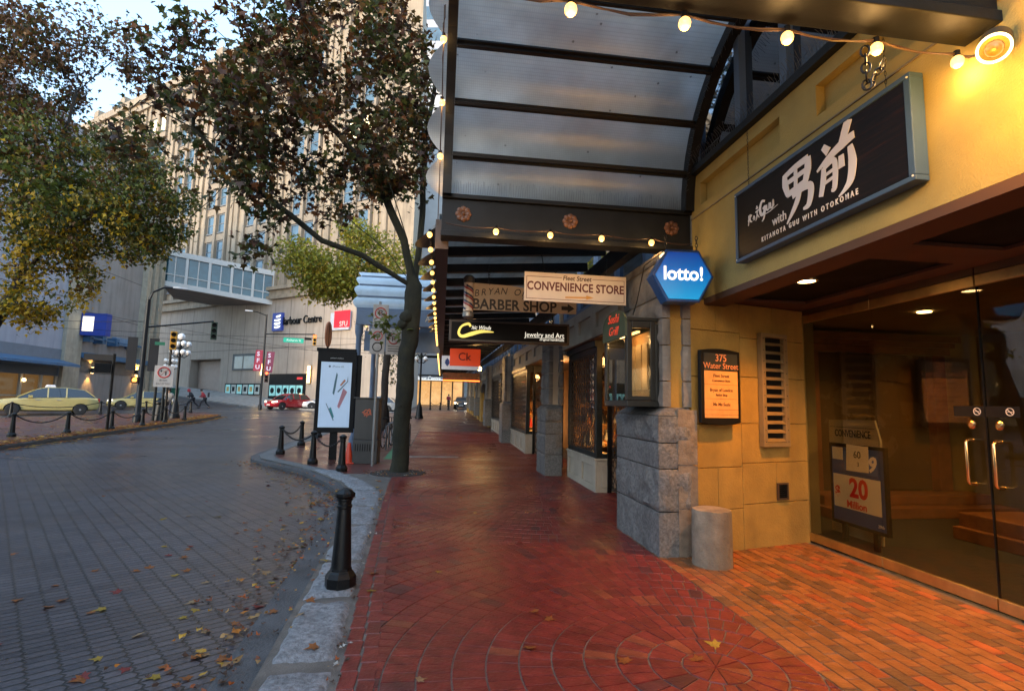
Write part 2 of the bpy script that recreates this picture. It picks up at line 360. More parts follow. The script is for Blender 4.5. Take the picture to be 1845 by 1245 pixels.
for k in range(-1, 5):
    yc = 3.28+T*k; lo, hi = yc-T*.5, min(26, yc+T*.5)
    for i in range(0, 20):
        r0, r1 = i*RW, (i+1)*RW; n = max(12, round(2*math.pi*(r0+r1)/2/.104)); ph = rnd.random()
        for j in range(n):
            t0, t1 = 2*math.pi*(j+ph)/n, 2*math.pi*(j+1+ph)/n; gp = .0035/((r0+r1)/2)
            P4 = [(XC+r*math.cos(t), yc+r*math.sin(t)) for r, t in ((r0+.004, t0+min(.0042/(r0+.02), .2)), (r1-.004, t0+.0042/r1), (r1-.004, t1-.0042/r1), (r0+.004, t1-min(.0042/(r0+.02), .2)))]
            cy = sum(p[1] for p in P4)/4
            if cy < lo-.2 or cy > hi+.2: continue
            Q = clip(P4, lin(BL, cy)+.215, XR, lo+.003, hi-.003)
            if Q: brick(mb, Q)
row = 0
for x in frange(XR+.012, 4.5, .104)[:-1]:              # running bond in the entrance
    off = .105 if row % 2 else 0; row += 1
    for y in frange(-3, 6.6, .211):
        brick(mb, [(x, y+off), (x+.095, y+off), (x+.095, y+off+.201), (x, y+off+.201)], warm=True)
    if x < 3.7:
        for y in frange(6.7, 26, .211): brick(mb, [(x, y+off), (x+.097, y+off), (x+.097, y+off+.203), (x, y+off+.203)])
tag(mb.build('brick_sidewalk', BRICKS, fixn=False), kind='structure')
FAR = brick_sheet('far_brick', (.17,.042,.032), (.12,.034,.03), (.055,.045,.04), .2, .1, 0)
tag(strip([(0, -1.0), (60, -1.0)], [(0, 2.7), (60, 2.7)], [26, 30, 40, 52, 54], -.002, .004).build('far_sidewalk', FAR), kind='structure')
# left island with its own kerb
IR = [(8,-12.3),(17.9,-12.75),(27.8,-13.2),(34,-13.7),(38,-14.6),(41,-16.5)]; IL = [(8,-27),(24,-24.5),(32,-22.5),(37,-20.6),(41,-18.5)]
iy = frange(8, 16, 2)+frange(17, 41, 1.5)
tag(strip(IL, IR, iy, -.004, .25).build('traffic_island_kerb', KERB), kind='structure')
tag(strip([(y, v+.3) for y, v in IL], [(y, v-.3) for y, v in IR], iy, .004, .02).build('traffic_island', PLZ), kind='structure')
# ------------------------------------------------------------------ heritage building on the right
HB = thing('heritage_building', 'cream and grey granite heritage commercial block with recessed shopfronts along the brick sidewalk', 'building', (3, 6, 0), world=True)
def rock(mb, x0, x1, y0, y1, z0, z1, amp=.03, st=.05, edge=.04, mortar=.006):
    """one rock-faced block: left, near and far faces displaced outward, flat top"""
    x0 += mortar; y0 += mortar; y1 -= mortar; z0 += mortar; z1 -= mortar
    def face(a0, a1, b0, b1, f, nrm):
        na, nb = max(2, int((a1-a0)/st)), max(2, int((b1-b0)/st)); vs = []
        for i in range(na+1):
            for j in range(nb+1):
                a, b = a0+(a1-a0)*i/na, b0+(b1-b0)*j/nb; p = Vector(f(a, b)); e = min(a-a0, a1-a, b-b0, b1-b)
                k = min(1, e/edge); d = amp*k*(.45+noise.noise(p*6)+.45*noise.noise(p*17))
                vs.append(p+Vector(nrm)*d)
        mb.add(vs, [(i*(nb+1)+j, i*(nb+1)+j+1, (i+1)*(nb+1)+j+1, (i+1)*(nb+1)+j) for i in range(na) for j in range(nb)])
    face(y0, y1, z0, z1, lambda a, b: (x0, a, b), (-1, 0, 0)); face(x0, x1, z0, z1, lambda a, b: (a, y0, b), (0, -1, 0)); face(x0, x1, z0, z1, lambda a, b: (a, y1, b), (0, 1, 0))
    mb.add([(x0,y0,z1),(x1,y0,z1),(x1,y1,z1),(x0,y1,z1)], [(0,1,2,3)])
PIERS = [(5.60, 7.0), (11.95, 13.0), (20.6, 21.6), (28.8, 29.9), (37.5, 38.5), (44, 45), (50, 51)]
for pi, (a, b) in enumerate(PIERS):
    gz = g(0, a)-.05; mb = MB(); st = .045 if pi < 2 else .12
    for z0, z1, am in ((gz, .52, .02), (.52, .98, .042), (.98, 1.26, .018), (1.26, 1.56, .038)):
        z0, z1 = max(gz, z0+(gz if z0 > 0 else 0)), z1+gz
        rock(mb, 2.38, 2.78, a, b, z0, z1, am, st)
    zt = 1.56+gz; mb.add([(2.38,a,zt),(2.78,a,zt),(2.78,b,zt),(2.38,b,zt),(2.5,a+.08,zt+.09),(2.78,a+.08,zt+.09),(2.78,b-.08,zt+.09),(2.5,b-.08,zt+.09)], [(0,1,5,4),(3,0,4,7),(2,3,7,6),(4,5,6,7)])
    pr = mb.build('pier', GRAN, HB, smooth=50)
    if pi == 0:                                        # warm return stone at the entrance side
        q = MB(); st = .05
        for z0, z1 in ((-.02, .5), (.5, .97), (.97, 1.58)): rock(q, 2.60, 2.83, 5.585, 5.7, z0, z1, .01, .05)
        q.build('pier_return', GRANW, HB, smooth=50)
    up = MB(); z = zt+.09
    while z < 3.4+gz:
        h = rnd.uniform(.26, .42)
        rock(up, 2.46, 2.56, a+.06, b-.06, z, min(z+h, 3.45+gz), .035, .06 if pi < 3 else .15)
        rock(up, 2.70, 2.80, a+.05, b-.05, z, min(z+h, 3.45+gz), .03, .06 if pi < 3 else .15); z += h
    up.build('pier_shaft', ROCK, HB, smooth=60)
    MB().box(2.53, a+.09, zt, 2.74, b-.09, 3.45+gz).build('pier_infill', PLAST if pi == 0 else CREAM, HB)
# entrance side wall under the directory: coursed blocks in two angled panels
mb = MB()
for (ax, ay), (bx, by), zs in (((2.80, 5.66), (3.52, 5.86), (-.03,.46,.93,1.42,1.96,2.5,2.86)), ((3.52, 5.86), (4.56, 6.14), (-.03,.50,.97,1.43,1.98,2.45,2.86))):
    for i, (z0, z1) in enumerate(zip(zs, zs[1:])):
        nb = 2 if i % 2 else 1
        for q in range(nb):
            t0, t1 = q/nb, (q+1)/nb; d = Vector((bx-ax, by-ay, 0)); p0 = Vector((ax, ay, 0))+d*t0; p1 = Vector((ax, ay, 0))+d*t1; e = d.normalized()*.003
            nn = Vector((-d.y, d.x, 0)).normalized()*.3
            a, b = p0+e, p1-e
            mb.add([(a.x,a.y,z0+.003),(b.x,b.y,z0+.003),(b.x+nn.x,b.y+nn.y,z0+.003),(a.x+nn.x,a.y+nn.y,z0+.003),(a.x,a.y,z1-.003),(b.x,b.y,z1-.003),(b.x+nn.x,b.y+nn.y,z1-.003),(a.x+nn.x,a.y+nn.y,z1-.003)],
                [(0,3,2,1),(4,5,6,7),(0,1,5,4),(1,2,6,5),(2,3,7,6),(3,0,4,7)])
mb.build('entrance_wall', PLAST, HB, bevel=.006)
# upper wall x=3.0 with recessed panels, ledge, upper windows
def wall_with_holes(mb, x0, x1, ya, yb, za, zb, holes):
    """slab between x0 and x1; holes = (y0,y1,z0,z1) side by side along y"""
    y = ya
    for (h0, h1, k0, k1) in sorted(holes):
        if h0 > y: mb.box(x0, y, za, x1, h0, zb)
        mb.box(x0, h0, za, x1, h1, k0); mb.box(x0, h0, k1, x1, h1, zb); y = h1
    if y < yb: mb.box(x0, y, za, x1, yb, zb)
mb = MB(); wall_with_holes(mb, 3.0, 3.08, -6, 5.98, 2.87, 4.42, [(4.25, 5.75, 4.02, 4.29), (2.2, 3.77, 4.02, 4.29), (.1, 1.7, 4.02, 4.29)])
mb.box(3.084, -6, 2.87, 3.3, 5.98, 4.42)
mb.build('upper_wall', M('warm_plaster', (.34,.265,.085), .8, var=.12, vs=3, bump=.4, bs=70, stain=.2), HB)
MB().box(2.985, -6, 3.90, 2.998, 5.98, 3.912).build('wall_groove', M('groove', (.2,.17,.12), .9), HB)
MB().box(2.93, -6, 4.424, 3.25, 6, 4.50).build('window_ledge', STEEL, HB)
wf = MB(); wf.box(2.99, -6, 4.50, 3.12, 6, 4.56); wf.box(2.99, -6, 7.1, 3.12, 6, 7.4)
for y in (5.9, 4.9, 4.15, 3.2, 2.2, 1.2, 0): wf.box(2.985, y-.05, 4.56, 3.12, y+.05, 7.1)
w = wf.build('upper_window', BLUEST, HB)
MB().box(3.06, -6, 4.56, 3.09, 6, 7.1).build('pane', MIRG, w)
sp = MB()
for y in frange(2.3, 5.9, .035):
    for dx in (-.03, .03): sp.tube([(2.96, y, 4.5), (2.94+dx, y+rnd.uniform(-.02,.02), 4.60), (2.94+2.2*dx, y+rnd.uniform(-.03,.03), 4.65)], .0018, 3)
tag(sp.build('bird_spikes', M('spike_wire', (.10,.10,.10), .4, metal=.8, var=0), HB), kind='stuff')
MB().box(3.0, -6, 7.4, 12, 56, 14).build('upper_storeys', CREAM, HB)
for k in range(20):
    y = -4.6+3.0*k; f = MB(); f.box(2.94, y, 8.6, 2.999, y+.1, 11.6); f.box(2.94, y+1.4, 8.6, 2.999, y+1.5, 11.6); f.box(2.94, y+.1, 11.5, 2.999, y+1.4, 11.6); f.box(2.90, y-.1, 8.45, 2.999, y+1.6, 8.599); f.box(2.95, y+.1, 10.0, 2.999, y+1.4, 10.06)
    f = f.build('window', BLUEST, HB); MB().box(2.965, y+.1, 8.6, 2.998, y+1.4, 11.499).build('pane', MIRG, f)
# ceiling with black recessed panels
mb = MB(); zc = 2.87
def panel_frame(x0, x1, xi0, xi1, y0, y1, yi0, yi1):
    mb.box(x0, y0, zc, x1, yi0, zc+.03); mb.box(x0, yi1, zc, x1, y1, zc+.03); mb.box(x0, yi0, zc, xi0, yi1, zc+.03); mb.box(xi1, yi0, zc, x1, yi1, zc+.03)
panel_frame(3.301, 4.7, 3.34, 4.3, 3.66, 6.3, 3.86, 5.72); panel_frame(3.301, 4.7, 3.34, 4.3, .9, 3.659, 1.1, 3.46); mb.box(3.301, -6, zc, 4.7, .899, zc+.03)
mb.build('entrance_ceiling', SOFF, HB)
MB().box(3.30, -6, zc+.034, 4.7, 6.3, zc+.2).build('ceiling_panel', BLACK, HB)
MB().box(3.0, -6, 2.80, 3.3, 5.98, 2.868).build('soffit_beam', SOFF, HB)
# foyer behind the glass
FY = M('foyer_wall', (.30,.22,.08), .7, var=.1); WOOD = M('stained_wood', (.20,.075,.03), .4, var=.3, vs=5); CARP = M('dark_carpet', (.02,.018,.018), .9, var=.4, vs=20)
fm = MB(); fm.box(4.72, 8.3, 0, 10, 8.5, 3.3); fm.box(9.6, -4, 0, 9.8, 8.3, 3.3); fm.box(4.72, -4.2, 0, 9.8, -4, 3.3); fm.box(4.72, 6.5, 0, 4.98, 6.7, 3.0); fm.box(4.85, 6.7, 0, 4.98, 8.3, 3.0)
fo = fm.build('foyer', FY, HB)
MB().box(4.72, -4, -.04, 9.6, 8.3, .012).build('foyer_floor', CARP, fo); MB().box(4.72, -4, 3.0, 9.6, 8.3, 3.1).build('foyer_ceiling', M('foyer_ceiling', (.28,.2,.1), .8), fo)
pw = MB(); pw.box(6.0, 8.05, .3, 6.25, 8.29, 2.6); pw.box(8.4, 8.05, .3, 8.65, 8.29, 2.6)
for i, (e, z) in enumerate(((.02, 2.6), (.07, 2.72), (.13, 2.80))): pw.box(5.95-e, 8.03-e, z, 8.7+e, 8.29, z+.12)
pw.build('portal', WOOD, fo, bevel=.01)
MB().box(6.25, 8.2, .3, 8.4, 8.28, 2.6).build('portal_door', M('portal_door', (.09,.06,.035), .25, var=.2), fo)
st = MB(); st.box(5.8, 7.3, .012, 9.0, 8.05, .16); st.box(5.9, 7.6, .16, 8.9, 8.05, .31); st.box(6.6, 4.6, .012, 9.5, 6.2, .17); st.box(6.7, 4.8, .17, 9.5, 6.2, .34); st.build('step', WOOD, fo, bevel=.012)
for x, y in ((6.4, 4.2), (6.6, 6.4), (7.0, 2.4)):
    MB().lathe([(.085, 0), (.085, -.012)], (x, y, 2.999), 20).build('foyer_light', M('lamp_disc', (1,.72,.35), .4, var=0, emit=14, ecol=(1,.62,.25)), fo)
    light('foyer_lamp', 'SPOT', (x, y, 2.96), 115, (1,.56,.15), HB, .06, R(140), .6)
# shop bays: window box with a bulkhead, recessed door, lintel band and upper windows
SHOP = M('shop_interior', (.35,.2,.09), .8, var=.3, vs=3)
GATE = M('gate_iron', (.02,.018,.016), .5, var=.2)
goods = [M('goods_'+n, c, .35, var=.2) for n, c in (('amber', (.55,.22,.04)), ('red', (.45,.03,.03)), ('cream', (.6,.5,.35)), ('dark', (.03,.03,.04)), ('silver', (.5,.5,.52)))]
def lattice(a, b, z0, z1, nx, nz, w=.011):
    mb = MB(); a, b = Vector((*a[:2], 0)), Vector((*b[:2], 0))
    P = lambda u, v: Vector((a.x+(b.x-a.x)*u, a.y+(b.y-a.y)*u, z0+(z1-z0)*v))
    for i in range(nx):
        u = (i+.5)/nx; up = 1
        for s in (-1, 1):
            pts = [P(u+s*(.5 if j % 2 else -.5)/nx*.92, j/nz) for j in range(nz+1)]
            for p, q in zip(pts, pts[1:]): mb.bar(p, q, w, .005, up=(b-a).normalized().cross(Vector((0,0,1))))
        mb.bar(P(u, 0), P(u, 1), .009, .006)
    mb.bar(P(0,0), P(1,0), .02, .015); mb.bar(P(0,1), P(1,1), .02, .015); mb.bar(P(0,0), P(0,1), .03, .02); mb.bar(P(1,0), P(1,1), .03, .02)
    return mb
def lintel(y0, y1, gz, x=2.76):
    mb = MB(); n = max(1, round((y1-y0)/1.4)); hs = []
    for i in range(n):
        a = y0+(y1-y0)*i/n; hs.append((a+.18, y0+(y1-y0)*(i+1)/n-.18, 3.02+gz, 3.3+gz))
    wall_with_holes(mb, x, x+.05, y0, y1, 2.86+gz, 3.48+gz, hs); mb.box(x+.052, y0, 2.86+gz, x+.3, y1, 3.48+gz)
    mb.build('lintel_band', CREAM, HB)
    f = MB(); f.box(x+.02, y0, 3.48+gz, x+.14, y1, 3.56+gz); n = max(2, round((y1-y0)/1.2))
    for i in range(n+1): yy = y0+(y1-y0)*i/n; f.box(x+.02, yy-.05, 3.56+gz, x+.14, yy+.05, 5.4)
    w = f.build('upper_window', BLUEST, HB); MB().box(x+.08, y0, 3.56+gz, x+.1, y1, 5.4).build('pane', MIRG, w)
    MB().box(x+.02, y0, 5.4, x+.4, y1, 7.4).build('upper_band', CREAM, HB)
def bulkhead(x0, x1, y0, y1, z0, z1):
    mb = MB(); n = max(1, round((y1-y0)/1.1)); hs = [(y0+(y1-y0)*i/n+.14, y0+(y1-y0)*(i+1)/n-.14, z0+.18, z1-.16) for i in range(n)]
    wall_with_holes(mb, x0, x0+.035, y0, y1, z0, z1-.04, hs); mb.box(x0+.037, y0+.001, z0, x1, y1, z1-.04); mb.box(x0-.03, y0-.03, z1-.038, x1, y1, z1)
    mb.box(x0+.12, y0-.03, z0+.15, x1-.12, y0, z1-.13); mb.build('bulkhead', CREAM, HB, bevel=.008)
def shop_items(xa, yb, z0, gz):
    for sh in range(4):
        z = z0+.2+sh*.48
        MB().box(xa, yb-.4, z-.03, 4.45, yb-.08, z).build('shop_shelf', SHOP, HB)
        for mi, mt in enumerate(goods):
            mb = MB()
            for k in range(9):
                if rnd.random() < .35: continue
                r = rnd.uniform(.03, .075); h = rnd.uniform(.1, .36)
                mb.lathe([(r, 0), (r*1.1, h*.3), (r*.8, h*.6), (r*.35, h*.8), (r*.4, h)], (rnd.uniform(xa+.05, 4.4), yb-rnd.uniform(.14, .34), z), 8)
            if mb.f: tag(mb.build('shop_goods', mt, HB, smooth=40), kind='stuff')
def bay(y0, yc, y1, xw, nx, gateside=True, glow=20, colr=(1,.5,.16)):
    gz = g(0, (y0+y1)/2); zb = .62+gz
    lintel(y0, y1, gz); bulkhead(xw, 3.5, yc, y1, gz-.06, zb)
    MB().box(2.78, y0, 2.84+gz, 4.6, y1, 2.858+gz).build('bay_soffit', SOFF, HB)
    f = MB(); f.box(xw+.02, yc, zb, xw+.12, y1, zb+.09); f.box(xw+.02, yc, 2.62+gz, xw+.12, y1, 2.84+gz)
    f.box(xw+.01, yc-.01, zb, xw+.13, yc+.09, 2.84+gz); f.box(xw+.01, y1-.08, zb+.09, xw+.11, y1, 2.62+gz); f.box(xw+.13, yc, zb, 3.5, yc+.08, zb+.09); f.box(xw+.13, yc, 2.62+gz, 3.5, yc+.08, 2.84+gz)
    f.box(xw-.04, yc-.05, 2.72+gz, xw+.009, y1, 2.838+gz)
    w = f.build('shop_window', FRAME, HB, bevel=.006)
    p = MB(); p.box(xw+.06, yc+.09, zb+.09, xw+.066, y1-.08, 2.62+gz); p.box(xw+.13, yc+.04, zb+.09, 3.5, yc+.046, 2.62+gz); p.build('pane', GLASS, w)
    lattice((xw+.035, y1-.1), (xw+.035, yc+.12), zb+.09, 2.6+gz, nx, 12, .02).build('window_grille', GATE, HB)
    if gateside:
        lattice((xw+.30, yc-.03), (xw+.30, y0+.05), gz+.05, 2.4+gz, max(6, int((yc-y0)/.19)), 12, .02).build('folding_gate', GATE, HB)
        MB().box(xw+.22, yc-.07, gz-.05, xw+.29, yc-.012, 2.84+gz).build('gate_post', IRON, HB)
    m2 = MB(); m2.box(4.5, y0, gz-.1, 4.6, y1, 2.84+gz); m2.box(3.5, y0-.001, gz-.1, 4.5, y0+.06, 2.84+gz); m2.box(xw+.14, y1-.07, zb, 4.5, y1-.005, 2.83+gz)
    m2.build('shop_back_wall', SHOP, HB); shop_items(xw+.3, y1, zb-.1, gz)
    for yy in ((y0+yc)/2, y1-.9): light('shop_lamp', 'POINT', (3.45, yy, (2.55 if yy < yc else 1.0)+gz), glow, colr, HB, .12)
bay(7.0, 9.72, 11.95, 2.90, 11, glow=20)
bay(13.0, 17.0, 20.6, 2.74, 13, glow=26)
bay(21.6, 24.6, 28.8, 2.74, 10, gateside=False, glow=10, colr=(1,.7,.45))
for (a, b) in ((29.9, 37.5), (38.5, 44), (45, 50), (51, 56)):
    gz = g(0, a); lintel(a, b, gz); mb = MB(); mb.box(2.72, a, gz-.1, 3.2, a+1.6, 2.86+gz); mb.box(2.72, b-1.6, gz-.1, 3.2, b, 2.86+gz); mb.build('plaster_wall', PLAST, HB)
    n = 8; ar = MB(); yc = (a+b)/2; rr2 = (b-a)/2-1.6
    ar.box(2.9, a+1.6, gz-.1, 3.0, b-1.6, 2.86+gz); ar.build('arched_door', FRAME, HB)
    vp = MB()
    for i in range(n):
        t0, t1 = math.pi*i/n, math.pi*(i+1)/n
        vp.bar((2.75, yc+rr2*math.cos(t0), 2.1+gz+.6*math.sin(t0)), (2.75, yc+rr2*math.cos(t1), 2.1+gz+.6*math.sin(t1)), .2, .22)
    vp.build('arch_stones', ROCK, HB)
MB().box(4.61, 8.6, -.1, 12, 56, 7.39).build('building_core', CREAM, HB)
# poster framed on the plaster wall
t = thing('framed_poster', 'pale framed poster with a dark figure on the yellow plaster wall past the shop windows', 'poster', (2.70, 30.6, g(0, 30)+1.5), R(-90))
MB().box(-.42, -.03, -.75, .42, .015, .75).build('poster_frame', WHITE, t, bevel=.01); MB().box(-.36, -.036, -.68, .36, -.031, .68).build('poster_sheet', M('poster_paper', (.5,.36,.2), .5, var=.3), t)
MB().prism([(-.1,-.6),(.16,-.6),(.2,-.1),(.12,.1),(.14,.3),(.0,.36),(-.05,.2),(-.14,0)], -.042, -.037).build('poster_figure', BLACK, t)
# ------------------------------------------------------------------ canopies
def vault_canopy(root, x0, x1, yc, zc, Rv, angs, mats, spikes=True, beam_h=.42, near=True, ext=.2):
    st, gl, ros = mats
    P = lambda t, r=Rv: (yc+r*math.cos(R(t)), zc+r*math.sin(R(t)))
    fine = frange(0, 180, 7.5)
    for xa, xb in ((x0-.05, x0+.05), (x1-.04, x1+.07)):
        mb = MB()
        for t0, t1 in zip(fine, fine[1:]):
            (a, b), (c, d), (e, f), (h, i) = P(t0, Rv-.09), P(t0, Rv+.05), P(t1, Rv+.05), P(t1, Rv-.09)
            mb.add([(X, *p) for X in (xa, xb) for p in ((a,b),(c,d),(e,f),(h,i))], [(0,1,2,3),(7,6,5,4),(1,5,6,2),(0,3,7,4)])
        mb.build('side_rib', st, root, smooth=30)
    for t in angs:
        y, z = P(t, Rv-.01); y2, z2 = P(t, Rv-.075)
        mb = MB().bar((x0+.052, y, z), (x1-.042, y, z), .085, .05, up=(0, math.cos(R(t)), math.sin(R(t))))
        mb.bar((x0+.052, y2, z2), (x1-.042, y2, z2), .03, .05, up=(0, math.cos(R(t)), math.sin(R(t))))
        mb.build('crossbar', st, root)
    al = [0]+list(angs)+[180] if angs[0] > 3 else list(angs)+[180]
    for t0, t1 in zip(al, al[1:]):
        if t1-t0 < 4: continue
        a, b = P(t0, Rv+.035), P(t1, Rv+.035); mid = P((t0+t1)/2, Rv+.035); ch = math.dist(a, b); n = 8; vs = []
        rings = []
        for j in range(n+1):
            u = j/n; y = a[0]+(b[0]-a[0])*u; z = a[1]+(b[1]-a[1])*u; s = math.sin(math.pi*u); bul = (math.dist(mid, ((a[0]+b[0])/2, (a[1]+b[1])/2))+.06)*s
            nn = (math.cos(R((t0+t1)/2)), math.sin(R((t0+t1)/2)))
            y += nn[0]*bul; z += nn[1]*bul; rings.append([(x0-.055-ext*s, y, z), (x0+.4, y, z), ((x0+x1)/2, y, z), (x1+.06, y, z)])
        MB().loft(rings, closed=False, cap=False).build('glass_panel', gl, root, smooth=60)
    for sgn, yb in ((1, yc+Rv), (-1, yc-Rv)):
        y0, y1 = sorted((yb+sgn*.02, yb+sgn*.16))
        bh = beam_h if sgn > 0 or not near else .17; mb = MB().box(x0-.05, y0, zc-bh, x1+.07, y1, zc-.025); yy = (y0-.06, y1+.02) if sgn > 0 else (y0-.02, y1+.06)
        mb.box(x0-.055, yy[0], zc-bh-.07, x1+.1, yy[1], zc-bh-.002); mb.box(x0-.052, yy[0]+.02, zc-.023, x1+.075, yy[1], zc+.03)
        bo = mb.build('end_beam', st, root, bevel=.006)
        if ros and sgn > 0:
            for i in range(3):
                X = x0+.2+(x1-x0-.38)*i/2; m = MB()
                for k in range(8):
                    t = 2*math.pi*k/8; m.lathe([(.034, 0), (.030, .018), (.01, .028)], n=8, mat=Matrix.Translation((X+.062*math.cos(t), y0, zc-.2+.062*math.sin(t))) @ Matrix.Rotation(R(90), 4, 'X') @ Matrix.Diagonal((1.05, 1, 1, 1)))
                m.lathe([(.085, -.0), (.085, .008)], n=20, mat=Matrix.Translation((X, y0, zc-.2)) @ Matrix.Rotation(R(90), 4, 'X'))
                m.lathe([(.018, 0), (.018, .04), (.006, .05)], n=10, mat=Matrix.Translation((X, y0, zc-.2)) @ Matrix.Rotation(R(90), 4, 'X'))
                m.build('rosette', ros, root, smooth=40)
    if spikes:
        sp = MB(); y = yc+Rv-.06
        for X in frange(x0+.08, x1-.05, .028): sp.tube([(X, y, zc+.02), (X+rnd.uniform(-.012,.012), y-rnd.uniform(0,.03), zc+rnd.uniform(.12,.19))], .0016, 3)
        for t in frange(8, 90, .9):
            y, z = P(t, Rv-.1); y2, z2 = P(t, Rv-.1-rnd.uniform(.06, .12)); sp.tube([(x1-.05, y, z), (x1-.05-rnd.uniform(0, .08), y2, z2)], .0016, 3)
        tag(sp.build('bird_spikes', M('spike_wire'), root), kind='stuff')
ROSE = M('rosette_bronze', (.13,.055,.028), .5, var=.25, vs=10)
NC = thing('glass_canopy', 'dark steel barrel-vaulted canopy with wired glass panels and rosettes over the near sidewalk', 'canopy', (1.5, 4.25, 3.5), world=True)
vault_canopy(NC, -.02, 2.93, 4.25, 4.0, 1.75, [15.5, 34.5, 54, 73.5, 93, 112, 131, 150, 167], (STEEL, FROST, ROSE))
# soot spots, hooks and the chain hanging in the vault
t = thing('hanging_chain', 'short dark iron chain hanging from the near canopy beam by the light bulbs', 'chain', (2.27, 2.46, 3.52))
def chain_links(mb, pts, r=.028, w=.007):
    for i, (p, q) in enumerate(zip(pts, pts[1:])):
        p, q = Vector(p), Vector(q); c = (p+q)/2; d = (q-p).normalized(); s = d.orthogonal().normalized(); s = (s if i % 2 else d.cross(s)); L = (q-p).length*.62
        ring = [c+d*L*math.cos(t)+s*r*math.sin(t) for t in (2*math.pi*k/10 for k in range(11))]
        mb.tube(ring, w, 5, cap=False)
    return mb
chain_links(MB(), [(0, 0, .1-.05*i) for i in range(6)], .022, .006).build('chain_link', IRON, t, smooth=40)
chain_links(MB(), [(.0+.03*i, .0, -.15+.045*i) for i in range(5)], .022, .006).build('chain_link', IRON, t, smooth=40)
def slat_canopy(name_label, y0, y1, rise=.28):
    gz = lambda y: g(0, y)
    r = thing('street_canopy', name_label, 'canopy', (1.2, y0, 3.5+gz(y0)), world=True); seg = frange(y0, y1, max(1.0, (y1-y0)/8))
    zz = lambda y: 3.42+gz(y)
    eb = MB()
    for a, b in zip(seg, seg[1:]):
        eb.loft([[(x, y, z+zz(y)) for x, z in ((-.14, 0), (.02, 0), (.02, .36), (-.14, .36))] for y in (a, b)])
    eb.build('eave_beam', M('brown_steel', (.06,.04,.032), .5, var=.2), r)
    wb = MB(); wb.loft([[(x, y, z+zz(y)) for x, z in ((2.3, .12), (2.44, .12), (2.44, .36), (2.3, .36))] for y in (y0, y1)]); wb.build('wall_beam', STEEL, r)
    n = max(3, round((y1-y0)/.95))
    for y in frange(y0+.1, y1-.1, .95):
        z = zz(y)+.27; MB().bar((.021, y, z), (2.29, y, z+rise*.55), .09, .13).build('crossbar', STEEL, r)
        sc = MB(); k = 10
        if y < 15:                                       # scalloped end of each glass bay along the eave
            vs = [(-.15-.26*math.sin(math.pi*j/k), y+.04+.87*j/k, zz(y)+.30-.10*math.sin(math.pi*j/k)) for j in range(k+1)]
            sc.add(vs+[(-.15, y+.04+.87*j/k, zz(y)+.385) for j in range(k+1)], [(j, j+1, k+2+j, k+1+j) for j in range(k)])
            sc.build('scallop', M('old_glass', (.2,.19,.17), .4, var=.4, vs=8), r, smooth=60)
    gp = MB(); gp.loft([[(-.1, y, zz(y)+.42), (2.5, y, zz(y)+.42+rise), (2.5, y, zz(y)+.432+rise), (-.1, y, zz(y)+.432)] for y in (y0, y1)])
    gp.build('roof_glass', MATS['wired_frosted_glass'], r)
    return r
slat_canopy('long flat street canopy with brown eave and dirty glass just beyond the rosette beam', 6.2, 19.8)
slat_canopy('flat street canopy section over the middle shopfronts behind the jewelry sign', 20, 35.8)
slat_canopy('farthest flat street canopy section at the end of the brick sidewalk', 36, 52)
# bulb strings
def bulb_string(label, pts, hang=.05, r=.034, lamp=0, every=1, wire=True, ends=None, group='strings of warm bulbs along the canopies'):
    p0 = pts[0]; t = thing('light_string', label, 'string lights', p0, group=None, world=True)
    wp = list(pts) if not ends else [ends[0]]+list(pts)+[ends[1]]; cp = []
    for a, b in zip(wp, wp[1:]):
        for k in range(4): u = k/4; cp.append((a[0]+(b[0]-a[0])*u, a[1]+(b[1]-a[1])*u, a[2]+(b[2]-a[2])*u+hang-.03*math.sin(math.pi*u)+rnd.uniform(-.004,.004)))
    cp.append((wp[-1][0], wp[-1][1], wp[-1][2]+hang))
    mb = MB().tube(cp, .006, 5); mb.tube([(x+rnd.uniform(-.012,.012), y, z+rnd.uniform(-.012,.012)) for x, y, z in cp], .005, 4); mb.build('cable', M('brown_cable', (.05,.025,.015), .6), t)
    for i, (x, y, z) in enumerate(pts):
        b = MB().ball((x, y, z), r, 12, 1.1).build('bulb', BULB, t, smooth=60)
        MB().lathe([(r*.55, 0), (r*.5, r*1.1)], (x, y, z+r*.85), 10).build('socket', BLACK, b)
        if lamp and i % every == 0: light('bulb_light', 'POINT', (x, y, z-.06), lamp, (1,.55,.18), t, .04)
    return t
bulb_string('string of warm bulbs under the rosette beam of the glass canopy', [(.55,5.80,3.54),(1.18,5.80,3.54),(1.79,5.80,3.54),(2.40,5.80,3.53)], ends=((-.02,5.82,3.56),(2.9,5.82,3.5)), lamp=3)
bulb_string('string of large warm bulbs on the nearest canopy beam overhead, top right', [(.6,2.5,3.66),(1.23,2.5,3.66),(1.83,2.5,3.65),(2.38,2.5,3.65),(2.9,2.5,3.63)], ends=((0,2.5,3.68),(3.0,2.45,3.62)), lamp=4)
va = [(-.11, 4.25+1.62*math.cos(R(a)), 4.0+1.62*math.sin(R(a))) for a in (56, 34, 14)]
bulb_string('three warm bulbs climbing the left rib of the glass canopy', va, hang=0, ends=((-.11,5.0,5.6),(-.11,5.9,3.6)), lamp=1)
ev = [(-.20, y, 3.42+g(0, y)+.10) for y in frange(6.0, 19.5, .62)]
bulb_string('long row of warm bulbs along the brown eave of the first street canopy', ev, r=.032, lamp=1, every=5)
ev = [(-.20, y, 3.42+g(0, y)+.10) for y in frange(20.5, 51, .8)]
bulb_string('distant row of warm bulbs along the far canopy eaves', ev, r=.036)
